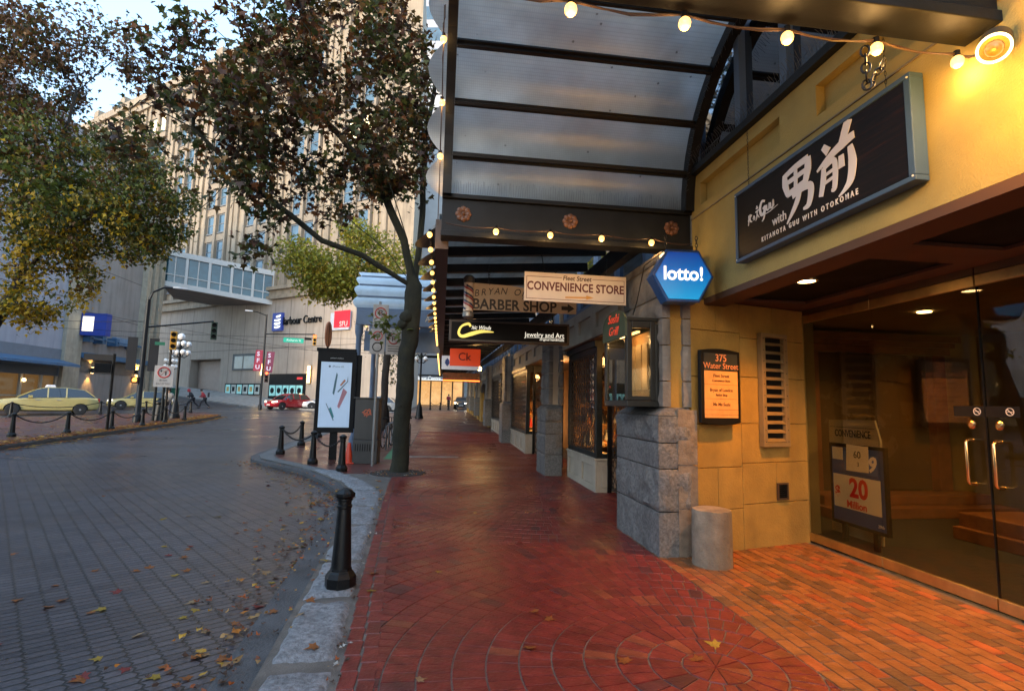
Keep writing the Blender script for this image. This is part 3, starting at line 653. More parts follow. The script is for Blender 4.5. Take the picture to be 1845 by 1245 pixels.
# near canopy beam: dark board that carries the bulbs, lit by the wall lamp
# blue canopy farther along with lettering, on two columns
BC = thing('blue_canopy', 'blue steel canopy with rounded scalloped glass roof, lettered fascia and two columns beyond the tree', 'canopy', (-1.5, 18, 4), world=True)
BG = M('pale_canopy_panel', (.40,.52,.62), .3, var=.12, vs=1.5, stain=.25)
vault_canopy(BC, -2.75, -.15, 18.9, 4.55, 1.45, [14, 30, 47, 65, 85, 105, 125, 145, 163], (BLUEST, BG, None), spikes=False, near=False, beam_h=.45, ext=.14)
for a in (14, 30, 47, 65, 85, 105, 125, 145, 163): MB().bar((-2.8, 18.9+1.50*math.cos(R(a)), 4.55+1.50*math.sin(R(a))), (-.1, 18.9+1.50*math.cos(R(a)), 4.55+1.50*math.sin(R(a))), .06, .05).build('panel_seam', BLUEST, BC)
MB().box(-2.78, 17.25, 4.02, -.1, 17.36, 4.50).build('fascia', BLUEST, BC, bevel=.01)
for ch, x in (('S', -2.0), ('A', -.52), ('N', -.2)): text(ch, .26, M('gilt', (.55,.45,.3), .4), BC, x, 4.27, 17.24)
MB().box(-2.7, 18.6, 3.3, -.1, 18.7, 4.0).build('lower_fascia', BLUEST, BC)
for x, y in ((-2.70, 17.4), (-2.55, 20.1)):
    MB().lathe([(.14, 0), (.14, .35), (.09, .5), (.085, 3.6), (.13, 3.75), (.13, 4.0)], (x, y, g(x, y)), 14).build('column', BLUEST, BC, smooth=40)
bulb_string('short row of bulbs under the blue canopy fascia', [(-2.45,17.2,3.95),(-1.9,17.2,3.95),(-1.35,17.2,3.95),(-.8,17.2,3.95),(-.35,17.2,3.95)], r=.025)
# ------------------------------------------------------------------ lamps on the near building
t = thing('wall_lamp', 'round lamp with a glowing rim high on the yellow wall at the top right corner', 'lamp', (2.84, 2.25, 3.53))
LM = Vector((.62, .42, .66)).to_track_quat('Z', 'Y').to_matrix().to_4x4()
MB().lathe([(.066, 0), (.072, .01), (.072, .15), (.04, .18)], n=32, mat=LM).build('housing', M('lamp_housing', (.06,.04,.02), .4), t, smooth=40)
MB().lathe([(.073, .012), (.075, -.008), (.064, -.008), (.062, .012)], n=32, mat=LM).build('glowing_rim', M('rim_glow', (1,.75,.4), .4, var=0, emit=5, ecol=(1,.66,.26)), t)
MB().ball(LM @ Vector((0, 0, -.004)), .042, 14).build('bulb', M('dim_bulb', (.2,.12,.05), .3, var=0), t, smooth=60); MB().tube([LM @ Vector((0,0,.17)), (.15, .05, .12)], .014, 6).build('bracket', IRON, t)
light('lamp_light', 'POINT', LM @ Vector((0, 0, -.42)), 27, (1,.42,.028), t, .07)
for (x, y, lb) in ((3.62, 4.79, 'round recessed downlight glowing in the black ceiling panel above the directory'), (3.8, 2.3, 'second recessed downlight in the ceiling panel nearest the camera')):
    t = thing('downlight', lb, 'ceiling light', (x, y, 2.902))
    MB().lathe([(.095, .0), (.11, -.008), (.085, -.012), (.08, 0)], n=28).build('trim_ring', M('trim', (.35,.28,.2), .4), t)
    MB().lathe([(.078, .002), (.078, -.006)], n=28).build('lens', M('downlight_lens', (1,.7,.35), .3, var=0, emit=22, ecol=(1,.60,.22)), t)
    light('downlight_lamp', 'SPOT', (0, 0, -.03), 215, (1,.36,.03), t, .08, R(125), .7)
light('soffit_lamp', 'SPOT', (3.8, -.2, 2.85), 215, (1,.36,.03), None, .08, R(130), .7)
# ------------------------------------------------------------------ signs
def brush(mb, pts, ws, y=-.006, d=.004):
    """one brush stroke: centre points (x,z) and half-widths, as a thin solid"""
    n = len(pts); L = []; Rr = []
    for i, (x, z) in enumerate(pts):
        a = pts[max(0, i-1)]; b = pts[min(n-1, i+1)]; dx, dz = b[0]-a[0], b[1]-a[1]; l = math.hypot(dx, dz) or 1
        L.append((x-dz/l*ws[i], z+dx/l*ws[i])); Rr.append((x+dz/l*ws[i], z-dx/l*ws[i]))
    vs = [(x, y, z) for x, z in L]+[(x, y, z) for x, z in Rr]+[(x, y+d, z) for x, z in L]+[(x, y+d, z) for x, z in Rr]
    fs = []
    for i in range(n-1): fs += [(i, i+1, n+i+1, n+i), (i, 2*n+i, 2*n+i+1, i+1), (n+i, n+i+1, 3*n+i+1, 3*n+i)]
    fs += [(0, n, 3*n, 2*n), (n-1, 3*n-1, 4*n-1, 2*n-1)]
    mb.add(vs, fs)
def smooth_stroke(pts, ws, k=5):
    P = []; Wd = []; n = len(pts)
    for i in range(n-1):
        p0, p1, p2, p3 = pts[max(0, i-1)], pts[i], pts[i+1], pts[min(n-1, i+2)]
        for j in range(k):
            t = j/k; f = lambda a, b, c, d: .5*((2*b)+(-a+c)*t+(2*a-5*b+4*c-d)*t*t+(-a+3*b-3*c+d)*t**3)
            P.append((f(p0[0], p1[0], p2[0], p3[0]), f(p0[1], p1[1], p2[1], p3[1]))); Wd.append(ws[i]+(ws[i+1]-ws[i])*t)
    return P+[pts[-1]], Wd+[ws[-1]]
SIGNW = M('sign_white', (.80,.76,.72), .5, var=.04)
def wood_mat():
    mt = bpy.data.materials.new('dark_wood'); mt.use_nodes = True; nt = mt.node_tree; b = nt.nodes['Principled BSDF']
    tc = nd(nt, 'TexCoord').outputs['Object']; mp = nd(nt, 'Mapping', {0: tc, 3: (.6, 8, 9)}).outputs[0]
    n = nd(nt, 'TexNoise', {'Vector': mp, 'Scale': 4, 'Detail': 6, 'Distortion': .6}).outputs[0]
    nt.links.new(ramp(nt, n, [(.35, (.002,.0015,.001)), (.6, (.007,.003,.002)), (.8, (.030,.008,.003))]), b.inputs['Base Color']); b.inputs['Roughness'].default_value = .5; b.inputs['Specular IOR Level'].default_value = .2
    nt.links.new(nd(nt, 'Bump', {'Height': n, 'Strength': .2, 'Distance': .004}).outputs[0], b.inputs['Normal']); return mt
# big restaurant sign on the wall
t = thing('restaurant_sign', 'large dark wooden sign with white brush characters and blue frame hung on the cream wall', 'sign', (2.90, 3.82, 3.05), R(-90))
W2 = 1.02
fr = MB()
for (x0, z0, x1, z1) in ((-W2, 0, W2, .036), (-W2, .684, W2, .72), (-W2, .036, -W2+.032, .684), (W2-.05, .036, W2, .684)): fr.box(x0, -.012, z0, x1, .09, z1)
fr.build('frame', M('blue_grey_frame', (.04,.085,.15), .6, var=.15), t, bevel=.006); MB().box(-W2+.033, .0, .037, W2-.051, .085, .683).build('board', wood_mat(), t)
text('KITANOYA GUU WITH OTOKOMAE', .062, SIGNW, t, -.02, .112, -.003, bold=.0012, sx=.72, gap=1.75)
text('with', .125, SIGNW, t, -.33, .225, -.003, sx=.9)
def glyph(name, strokes, ox, oz, sc, sx=1):
    mb = MB()
    for k, (pts, ws) in enumerate(strokes):
        p, w = smooth_stroke([(ox+x*sc*sx, oz+z*sc) for x, z in pts], [q*sc*(1.12 if sc > .3 else 1) for q in ws]); brush(mb, p, w, y=-.006-.0004*k)
    mb.build(name, SIGNW, t)
glyph('brush_character', [([(.10,.98),(.12,.75),(.20,.48)], (.05,.085,.05)), ([(.08,.93),(.45,1.0),(.84,1.02)], (.05,.06,.07)), ([(.84,1.04),(.82,.78),(.72,.52)], (.07,.09,.06)),
    ([(.46,.98),(.46,.75),(.44,.52)], (.045,.05,.045)), ([(.20,.76),(.48,.78),(.76,.80)], (.045,.05,.045)), ([(.18,.50),(.45,.53),(.72,.56)], (.06,.06,.06)),
    ([(.34,.40),(.60,.46),(.86,.44),(.90,.30),(.82,.06),(.66,.02)], (.05,.06,.07,.075,.06,.02)), ([(.58,.50),(.50,.28),(.34,.08),(.14,-.12)], (.06,.065,.05,.012))], -.28, .185, .405, 1.0)
glyph('brush_character', [([(.20,1.02),(.34,.86)], (.05,.075)), ([(.86,1.22),(.76,1.02),(.62,.84)], (.085,.085,.03)), ([(.02,.60),(.35,.74),(.70,.84),(.98,.88)], (.02,.06,.085,.06)),
    ([(.20,.60),(.18,.36),(.10,.06)], (.045,.065,.05)), ([(.20,.58),(.46,.64),(.50,.42),(.46,.10),(.38,.08)], (.04,.05,.06,.055,.02)), ([(.22,.43),(.46,.46)], (.03,.03)), ([(.20,.28),(.44,.31)], (.03,.03)),
    ([(.66,.64),(.66,.40)], (.055,.07)), ([(.88,.72),(.92,.40),(.86,.10),(.72,-.04),(.56,-.12)], (.05,.085,.075,.04,.01))], .15, .19, .405, 1.0)
glyph('brush_logo', [([(0,.25),(.16,.30)], (.03,.025)), ([(.08,.5),(.07,.25),(.02,.02)], (.03,.035,.02)), ([(.2,.52),(.2,.2),(.34,.14)], (.03,.035,.03)), ([(.2,.36),(.34,.46)], (.02,.025)),
    ([(.44,.2),(.52,.34),(.58,.2),(.48,.14)], (.02,.025,.025,.015)), ([(.70,.62),(.86,.62)], (.03,.04)), ([(.78,.74),(.78,.62)], (.03,.03)), ([(.66,.46),(.92,.5)], (.025,.03)), ([(.80,.46),(.76,.2),(.66,.06)], (.03,.03,.01)), ([(.80,.32),(.96,.12)], (.025,.02)),
    ([(1.42,.72),(1.2,.78),(1.04,.5),(1.12,.2),(1.32,.2),(1.40,.42)], (.05,.06,.08,.075,.07,.05)), ([(1.26,.42),(1.46,.46),(1.34,.0),(1.18,-.14)], (.04,.05,.05,.015)),
    ([(1.54,.5),(1.56,.28),(1.70,.26),(1.74,.5),(1.78,.24)], (.045,.045,.04,.045,.03)), ([(1.84,.5),(1.88,.26),(2.02,.26),(2.06,.54),(2.10,.26)], (.045,.045,.04,.045,.02)), ([(1.42,.12),(1.8,.12),(2.4,.22)], (.012,.018,.006))], -.80, .31, .205, .95)
for x in (-.86, .78): chain_links(MB(), [(x, .05, .70+.03*i) for i in range(22)], .006, .0018).build('hanging_chain', IRON, t)
for x in (-W2+.02, W2-.02):
    for z in (.03, .69): MB().lathe([(.008, 0), (.006, .004)], n=8, mat=Matrix.Translation((x, -.012, z)) @ Matrix.Rotation(R(90), 4, 'X')).build('bolt', WHITE, t)
# lotto hexagon
t = thing('lottery_sign', 'blue illuminated hexagonal lottery sign hanging at the canopy corner', 'sign', (2.56, 5.42, 3.02), R(-4))
def hexa(rx, rz): return [(rx, 0), (rx*.53, rz), (-rx*.53, rz), (-rx, 0), (-rx*.53, -rz), (rx*.53, -rz)]
MB().loft([[(x, -.10, z) for x, z in hexa(.345, .29)], [(x, -.115, z) for x, z in hexa(.335, .28)], [(x, .10, z) for x, z in hexa(.335, .28)]]).build('casing', M('lotto_casing', (.012,.07,.22), .35, var=.1), t)
def lotto_mat():
    mt = bpy.data.materials.new('lotto_face'); mt.use_nodes = True; nt = mt.node_tree; b = nt.nodes['Principled BSDF']
    z = nd(nt, 'SeparateXYZ', {0: nd(nt, 'TexCoord').outputs['Object']}).outputs[2]
    c = ramp(nt, math2(nt, 'MULTIPLY_ADD', z, 1.7), [(0, (.006,.30,.62)), (.55, (.004,.13,.46)), (1, (.002,.03,.26))]); c.node.inputs[0].links[0].from_node.inputs[2].default_value = .5
    nt.links.new(c, b.inputs['Base Color']); nt.links.new(c, b.inputs['Emission Color']); b.inputs['Emission Strength'].default_value = .13; b.inputs['Roughness'].default_value = .25; return mt
MB().prism(hexa(.31, .258), -.121, -.116).build('lit_face', lotto_mat(), t)
text('lotto!', .21, M('lotto_letters', (1,.93,.72), .4, var=0, emit=.75, ecol=(1,.9,.66)), t, 0, .015, -.126, bold=.004, sx=.95)
chain_links(MB(), [(.2, 0, .28+.04*i) for i in range(6)], .014, .004).build('hanging_chain', IRON, t); chain_links(MB(), [(-.15, 0, .28+.04*i) for i in range(6)], .014, .004).build('hanging_chain', IRON, t)
MB().tube([(-.2, .05, .28), (-.36, .1, .15), (-.38, .3, -.2), (-.34, .6, -.32)], .006, 5).build('power_cable', BLACK, t)
# convenience store sign
MAROON = M('maroon_letters', (.10,.012,.012), .5, var=.05); SCREAM = M('sign_cream', (.62,.52,.43), .45, var=.06, stain=.15)
t = thing('convenience_store_sign', 'cream hanging sign reading CONVENIENCE STORE with a gold arrow', 'sign', (1.69, 6.6, 2.92), 0)
t.rotation_euler = (0, R(.2), 0)
MB().box(-.68, -.012, 0, .68, .012, .38).build('board', SCREAM, t, bevel=.003)
b = MB()
for (x0, z0, x1, z1) in ((-.655,.03,.655,.036),(-.655,.03,-.649,.325),(.649,.03,.655,.325),(-.655,.319,-.19,.325),(.22,.319,.655,.325)): b.box(x0, -.015, z0, x1, -.0122, z1)
b.build('border_line', MAROON, t)
text('CONVENIENCE STORE', .155, MAROON, t, 0, .195, -.0125, bold=.0045, sx=.80, gap=1.03)
text('Fleet Street', .085, M('dark_letters', (.06,.02,.015), .5), t, .015, .318, -.0125, bold=.0016, shear=.12, sx=.95)
MB().prism([(-.14,.075),(.14,.085),(.14,.105),(.24,.078),(.14,.05),(.14,.066),(-.14,.055)], -.016, -.0125).build('arrow', M('gold_paint', (.55,.26,.05), .35, var=.2), t)
for x in (-.42, .42): MB().tube([(x, 0, .33), (x-.03*x, .02, .36), (x*1.06, .1, .66)], .006, 5).build('hanger_hook', IRON, t)
# barber shop sign + barber pole
t = thing('barber_shop_sign', 'tan hanging sign reading BARBER SHOP with black arrow partly behind the convenience store sign', 'sign', (1.22, 8.0, 3.0), 0)
MB().prism([(-.80,.02),(.84,.02),(.84,.26),(.60,.32),(-.2,.42),(-.80,.44)], -.015, .015).build('board', M('sign_tan', (.50,.38,.26), .5, var=.1, stain=.2), t)
DK = M('sign_black', (.02,.012,.012), .5, var=.05)
text('BARBER SHOP', .225, DK, t, -.14, .105, -.016, bold=.006, sx=.93)
for i, ch in enumerate('BRYAN OF'): text(ch, .15, DK, t, -.74+.105*i, .275+.05*math.sin(i*.36), -.016, shear=.25, rot=R(-8+2*i), sx=.9) if ch != ' ' else None
text('Est.', .075, DK, t, .02, .235, -.016, shear=.3)
MB().prism([(.60,.075),(.70,.075),(.70,.035),(.81,.105),(.70,.175),(.70,.135),(.60,.135)], -.02, -.0155).build('arrow', DK, t)
for x in (-.55, .5): chain_links(MB(), [(x, 0, .40+.045*i) for i in range(8)], .018, .005).build('hanging_chain', IRON, t)
t = thing('barber_pole', 'striped red white and navy barber pole at the left end of the barber shop sign', 'barber pole', (.36, 7.95, 2.88))
MB().lathe([(.06, 0), (.085, .02), (.085, .08), (.06, .10)], n=20).build('lower_cap', M('aged_chrome', (.25,.24,.22), .4, metal=.7), t, smooth=40); MB().lathe([(.07, .54), (.085, .55), (.085, .62), (.05, .66)], n=20).build('upper_cap', M('aged_dark_cap', (.06,.055,.05), .5), t, smooth=40)
MB().lathe([(.074, .10), (.074, .54)], n=28).build('cylinder', M('pole_cream', (.62,.5,.38), .35), t, smooth=40)
for k, c in enumerate(((.28,.03,.03), (.025,.03,.07))):
    for j in range(2):
        mb = MB(); n = 40; vs = []
        for i in range(n+1):
            a = -i/n*2*math.pi*1.5+k*1.0+j*math.pi; z = .11+.37*i/n
            for dz in (0, .035): vs.append((.0755*math.cos(a), .0755*math.sin(a), z+dz))
        mb.add(vs, [(2*i, 2*i+1, 2*i+3, 2*i+2) for i in range(n)]); mb.build('stripe', M('pole_stripe_%s' % ('red', 'navy')[k], c, .35, var=.05), t, smooth=60)
# jewelry light box
t = thing('jewelry_light_box', 'black illuminated box sign reading Jewelry and Art with a yellow brush swirl', 'sign', (1.2, 9.5, 2.69), 0)
MB().box(-1.1, -.09, 0, 1.1, .09, .39).build('casing', M('bronze_casing', (.055,.04,.03), .4, var=.15), t, bevel=.01); MB().box(-1.06, -.096, .04, 1.06, -.0905, .35).build('black_face', BLACK, t)
LITW = M('lit_white', (.7,.68,.6), .4, var=0, emit=.42, ecol=(1,.95,.8)); LITY = M('lit_yellow', (.7,.5,.1), .4, var=0, emit=.42, ecol=(1,.78,.16))
text('Jewelry and Art', .125, LITW, t, 1.0, .165, -.097, align='RIGHT', sx=.92); text('original handmade', .062, LITW, t, 1.0, .085, -.097, align='RIGHT')
MB().box(.30, -.1005, .112, 1.0, -.097, .117).build('underline', LITW, t); text('hic Winds', .10, LITW, t, -.53, .255, -.097, bold=.001, shear=.3, sx=.85)
q = MB(); p, w = smooth_stroke([(-.72,.27),(-.76,.32),(-.88,.27),(-.93,.15),(-.86,.09),(-.70,.14),(-.52,.19),(-.30,.185)], [.02,.024,.018,.022,.028,.036,.03,.006]); brush(q, p, w, y=-.1005, d=.0035); q.build('brush_swirl', LITY, t)
for x in (-.8, .8): MB().tube([(x, 0, .39), (x, 0, .85)], .012, 6).build('hanger_rod', IRON, t)
# far hanging signs
t = thing('red_hanging_sign', 'red lit hanging sign with two dark letters under the canopy', 'sign', (.68, 16, 2.70), 0)
MB().box(-.46, -.05, 0, .46, .05, .52).build('panel', M('red_sign', (.50,.045,.012), .4, var=.08, emit=.25, ecol=(.6,.05,.01)), t, bevel=.008); text('Ck', .33, M('sign_maroon', (.12,.01,.01), .5), t, -.02, .27, -.052, bold=.004)
for x in (-.38, .42): MB().tube([(x, 0, .52), (x, 0, .8)], .012, 6).build('hanger_rod', IRON, t)
t = thing('white_hanging_sign', 'white hanging sign with a small blue emblem right behind the red hanging sign', 'sign', (.58, 17.2, 2.66), 0)
MB().box(-.60, -.05, 0, .62, .05, .44).build('panel', M('pale_sign', (.55,.57,.60), .4, emit=.12, ecol=(.8,.85,.9)), t, bevel=.008); MB().prism([(-.5,.20),(-.42,.09),(-.34,.20),(-.36,.30),(-.42,.36),(-.48,.30)], -.056, -.0505).build('emblem', M('emblem_blue', (.05,.1,.3), .5), t)
for x in (-.5, .5): MB().tube([(x, 0, .44), (x, 0, .8)], .012, 6).build('hanger_rod', IRON, t)
t = thing('orange_neon_sign', 'long dark hanging sign with a glowing orange strip beyond the red hanging sign', 'sign', (.95, 26, 2.62), 0)
MB().box(-.9, -.08, 0, .9, .08, .42).build('panel', M('dark_orange_sign', (.16,.045,.015), .5, var=.4, vs=5), t); MB().box(-.9, -.1, .02, .9, -.081, .07).build('neon_strip', M('neon_orange', (1,.16,.03), .4, var=0, emit=3, ecol=(1,.13,.02)), t)
for x in (-.7, .7): MB().tube([(x, 0, .42), (x, 0, .95)], .015, 6).build('hanger_rod', IRON, t)
t = thing('porch_lamp', 'round glowing globe lamp under the far canopy by the arches', 'lamp', (1.55, 22, 3.02)); MB().ball((0,0,0), .09, 14).build('globe', M('warm_globe', (1,.8,.45), .3, var=0, emit=9, ecol=(1,.66,.28)), t, smooth=60); MB().tube([(0,0,.09),(0,0,.5)], .015, 6).build('stem', IRON, t)
light('globe_light', 'POINT', (0, 0, -.14), 60, (1,.55,.18), t, .09)
# directory board
t = thing('directory_board', 'black framed building directory reading 375 Water Street on the yellow wall', 'sign', (3.12, 5.66, 1.42), R(15.5))
def bowed(w, z0, z1, b, n=10): return [(-w+2*w*i/n, z0-b*math.sin(math.pi*i/n)) for i in range(n+1)]+[(w-2*w*i/n, z1+b*math.sin(math.pi*i/n)) for i in range(n+1)]
MB().prism(bowed(.29, .02, .83, .025), -.05, .0).build('frame', BLACK, t, bevel=.006); MB().box(-.245, -.056, .075, .245, -.0505, .60).build('wood_panel', M('honey_wood', (.50,.26,.09), .4, var=.15, vs=9), t); MB().box(-.245, -.056, .606, .245, -.0505, .80).build('header_panel', M('header_grey', (.02,.025,.025), .5), t)
COPPER = M('copper_letters', (.55,.22,.10), .4); LB = M('brown_letters', (.09,.03,.015), .5)
text('375', .115, COPPER, t, 0, .745, -.0565, bold=.001); text('Water Street', .095, COPPER, t, 0, .655, -.0565)
for s, z, h in (('Fleet Street', .545, .05), ('Convenience Store', .49, .034), ('Bryan of London', .385, .05), ('Barber Shop', .33, .034), ('Ma Me Sushi', .225, .05)): text(s, h, LB, t, 0, z, -.0565, bold=.0008)
b = MB()
for z in (.445, .285, .165, .11): b.box(-.245, -.0575, z, .245, -.0562, z+.003)
b.build('divider', LB, t)
# menu display box on the pier
t = thing('menu_display_box', 'dark green glazed menu box with arched top mounted on the granite pier', 'display case', (2.24, 6.17, 1.60), R(-90))
GRN = M('dark_green_box', (.006,.009,.010), .4, var=.2, spec=.35); GR2 = M('green_panel', (.035,.055,.03), .45, var=.15)
bx = MB()                                             # local x runs along the street towards the camera, -y faces the street
bx.box(-.42, -.16, 0, .42, .22, .07); bx.box(-.42, .18, .07, .42, .22, .95); bx.box(-.42, -.16, .07, -.34, -.10, .85); bx.box(.34, -.16, .07, .42, -.10, .98); bx.box(.36, .12, .07, .42, .179, .98); bx.box(.36, -.099, .90, .42, .119, .98); bx.box(.36, -.099, .071, .42, .119, .12); bx.box(-.42, -.16, .981, .42, .22, 1.02); bx.box(-.42, -.10, .07, -.38, .179, .95)
bx.build('case', GRN, t, bevel=.006)
MB().prism([(-.42,.80),(.42,.80),(.42,.98)]+[(.42*math.cos(math.pi*i/14), .98+.17*math.sin(math.pi*i/14)) for i in range(1, 14)]+[(-.42,.98)], -.185, -.161).build('arched_header', GR2, t)
NEON = M('red_neon', (.8,.07,.03), .4, var=0, emit=.1, ecol=(1,.08,.03)); text('Sushi', .15, NEON, t, .0, 1.05, -.187, shear=.3, rot=R(4), sx=1.3); text('Grill', .15, NEON, t, .0, .90, -.187, shear=.3, rot=R(4), sx=1.3)
MP = M('menu_paper', (.42,.24,.11), .6, var=.3, vs=5); MB().box(-.33, .15, .09, .33, .17, .88).build('menu_sheet', MP, t); q = MB()
for x in (-.2, .0, .2): q.box(x-.08, .135, .2, x+.08, .149, .75)
q.build('menu_card', M('menu_card', (.55,.42,.28), .6, var=.2), t)
g1 = MB(); g1.box(-.339, -.14, .071, .339, -.134, .80); g1.box(.40, -.099, .121, .405, .119, .90); g1.build('pane', GLASS, t)
MB().box(-.3, .0, .86, .3, .04, .88).build('tube_lamp', M('case_lamp', (1,.7,.35), .4, var=0, emit=3.5, ecol=(1,.55,.2)), t)
light('case_light', 'POINT', (.0, -.02, .80), 3.0, (1,.6,.25), t, .04); light('case_light', 'POINT', (.2, -.02, .4), 1.6, (1,.6,.25), t, .04)
# wall vent, small grille, stone stub
t = thing('louvre_vent', 'tall narrow metal louvred vent on the yellow entrance wall beside the directory', 'vent', (3.99, 5.965, 1.16), R(15.1))
v = MB()
for (x0, z0, x1, z1) in ((-.215,0,.215,.05),(-.215,1.31,.215,1.36),(-.215,.05,-.155,1.31),(.155,.05,.215,1.31)): v.box(x0, -.06, z0, x1, .01, z1)
VENT = M('vent_metal', (.20,.135,.06), .55, var=.2, stain=.4); v.build('frame', VENT, t, bevel=.004)
for i in range(12):
    z = .06+.105*i; MB().loft([[(x, -.052, z), (x, -.050, z-.004), (x, -.006, z+.034), (x, -.008, z+.039)] for x in (-.154, .154)]).build('louvre', VENT, t)
MB().box(-.1545, -.004, .05, .1545, .004, 1.31).build('back_plate', BLACK, t)
v = MB()
for i in range(10):
    for x in (-.185, .185): v.lathe([(.007, 0), (.005, .004)], n=6, mat=Matrix.Translation((x, -.06, .06+.137*i)) @ Matrix.Rotation(R(90), 4, 'X'))
tag(v.build('rivet', IRON, t), kind='stuff')
t = thing('drain_grille', 'small dark square grille low on the yellow entrance wall', 'vent', (4.11, 6.005, .53), R(15.1))
v = MB(); v.box(-.09, -.02, 0, .09, .0, .02); v.box(-.09, -.02, .18, .09, .0, .2); v.box(-.09, -.02, .02, -.07, 0, .18); v.box(.07, -.02, .02, .09, 0, .18); v.build('frame', M('bronze', (.06,.035,.02), .5), t)
v = MB(); v.box(-.07, -.004, .02, .07, 0, .18)
for i in range(6): v.box(-.07, -.016, .035+.025*i, .07, -.005, .043+.025*i); v.box(-.055+.022*i, -.013, .02, -.049+.022*i, -.005, .18)
v.build('mesh_grate', BLACK, t)
t = tag(MB().lathe([(.200, -.03), (.200, .3), (.197, .52), (.192, .555), (.15, .565)], n=48).build('stone_stub', M('worn_concrete', (.23,.185,.135), .9, var=.35, vs=6, bump=.9, bs=26, stain=1), smooth=50), 'short round worn concrete stub at the foot of the granite pier', 'bollard'); t.location = (2.84, 5.33, 0)
# glass entrance
GE = thing('glass_entrance', 'frameless glass entrance wall with brass rails and twin doors with brass pull handles', 'entrance', (4.57, 4.4, 0), world=True)
for i, (a, b) in enumerate(((5.06, 6.13), (3.925, 5.05), (2.79, 3.915), (1.2, 2.78), (-3, 1.19))):
    door = i in (1, 2); nm = 'door' if door else 'glass_panel'
    p = MB().box(4.565, a, .12, 4.577, b, 2.70).build(nm, GLASS, GE)
    MB().box(4.545, a, .02, 4.597, b, .118).build('bottom_rail', BRASS, p if door else GE, bevel=.005); MB().box(4.545, a, 2.702, 4.597, b, 2.80).build('top_rail', BRASS, p if door else GE, bevel=.005)
    rm = MB(); rm.box(4.55, a, 2.805, 4.60, b, 2.869); rm.build('transom', M('dark_brass', (.16,.10,.05), .4, metal=.6), GE)
    if door:
        MB().box(4.562, a-.004 if i == 1 else b, .12, 4.58, a if i == 1 else b+.004, 2.70).build('door_edge', BLACK, p); yy = a+.11 if i == 1 else b-.11
        MB().tube([(4.56, yy, 1.38), (4.50, yy, 1.38), (4.485, yy, 1.36), (4.485, yy, 1.03), (4.50, yy, 1.01), (4.56, yy, 1.01)], .014, 10).build('handle', M('polished_brass', (.75,.45,.18), .22, metal=1, var=.1), p, smooth=50)
        MB().lathe([(.035, 0), (.035, .012), (.02, .02)], n=16, mat=Matrix.Translation((4.564, yy, 1.51)) @ Matrix.Rotation(R(-90), 4, 'Y')).build('lock', M('polished_brass'), p)
        s = MB().box(4.560, a+.0 if i == 1 else b-.27, 1.58, 4.563, a+.27 if i == 1 else b, 1.67).build('sticker', BLACK, p)
for yb in (3.985, 3.72):
    mb = MB(); c = (4.5585, yb, 1.625)
    ring = [(c[0], yb+.03*math.cos(t), 1.625+.03*math.sin(t)) for t in (2*math.pi*k/20 for k in range(21))]; mb.tube(ring, .003, 4, cap=False); mb.bar((c[0], yb-.02, 1.605), (c[0], yb+.02, 1.645), .004); mb.bar((c[0], yb-.022, 1.625), (c[0], yb+.022, 1.625), .004); mb.build('no_smoking_mark', SIGNW, GE)
# boards inside the entrance
t = thing('lottery_board', 'blue sandwich board behind the glass reading 20 Million with a taped note', 'sign board', (5.0, 5.86, .02), R(-92))
BLUEB = M('board_blue', (.02,.07,.28), .4, var=.08); PAP = M('paper_white', (.72,.68,.55), .6, var=.06); REDL = M('red_letters', (.60,.02,.015), .5, var=.05)
b = MB()
for (x0, z0, x1, z1) in ((-.45,.2,.45,.235),(-.45,1.14,.45,1.18),(-.45,.235,-.42,1.14),(.42,.235,.45,1.14)): b.box(x0, -.02, z0, x1, .02, z1)
b.build('frame', BLACK, t); MB().box(-.419, -.012, .236, .419, .012, 1.139).build('poster', BLUEB, t)
MB().box(-.40, -.016, .40, .36, -.0125, .80).build('prize_sheet', PAP, t); text('20', .31, REDL, t, .02, .65, -.017, bold=.010, sx=.95); text('$', .16, REDL, t, -.33, .59, -.017, bold=.006); text('Million', .12, REDL, t, -.02, .455, -.017, bold=.003)
MB().prism([(-.20,.86),(.32,.84),(.32,1.07),(-.20,1.09)], -.0145, -.0125).build('logo_panel', M('logo_blue', (.05,.12,.4), .4), t); text('649', .24, SIGNW, t, .12, .96, -.0155, bold=.008, shear=.2)
MB().prism([(-.16,.86),(.20,.87),(.21,1.17),(-.14,1.18)], -.022, -.019).build('taped_note', PAP, t); text('60', .12, DK, t, .03, 1.06, -.023); text('3', .07, DK, t, .04, .95, -.023)
MB().box(-.40, -.017, .98, -.22, -.0125, 1.13).build('small_sheet', PAP, t); text('29th', .05, SIGNW, t, .34, .29, -.0135)
for x in (-.25, .25): MB().box(x-.03, -.02, .0, x+.03, .02, .2).build('leg', BLACK, t)
t = thing('convenience_board', 'tan free-standing board reading CONVENIENCE behind the blue lottery board', 'sign board', (5.28, 6.22, .02), R(-92))
MB().prism([(-.46,.0),(.40,.0),(.44,1.22),(.36,1.48),(-.44,1.46)], -.012, .012).build('board', M('board_tan', (.48,.38,.22), .5, var=.1), t); text('CONVENIENCE', .125, DK, t, -.02, 1.29, -.013, bold=.002, sx=.72); MB().box(-.42, -.0145, 1.37, .36, -.0125, 1.376).build('rule_line', DK, t)
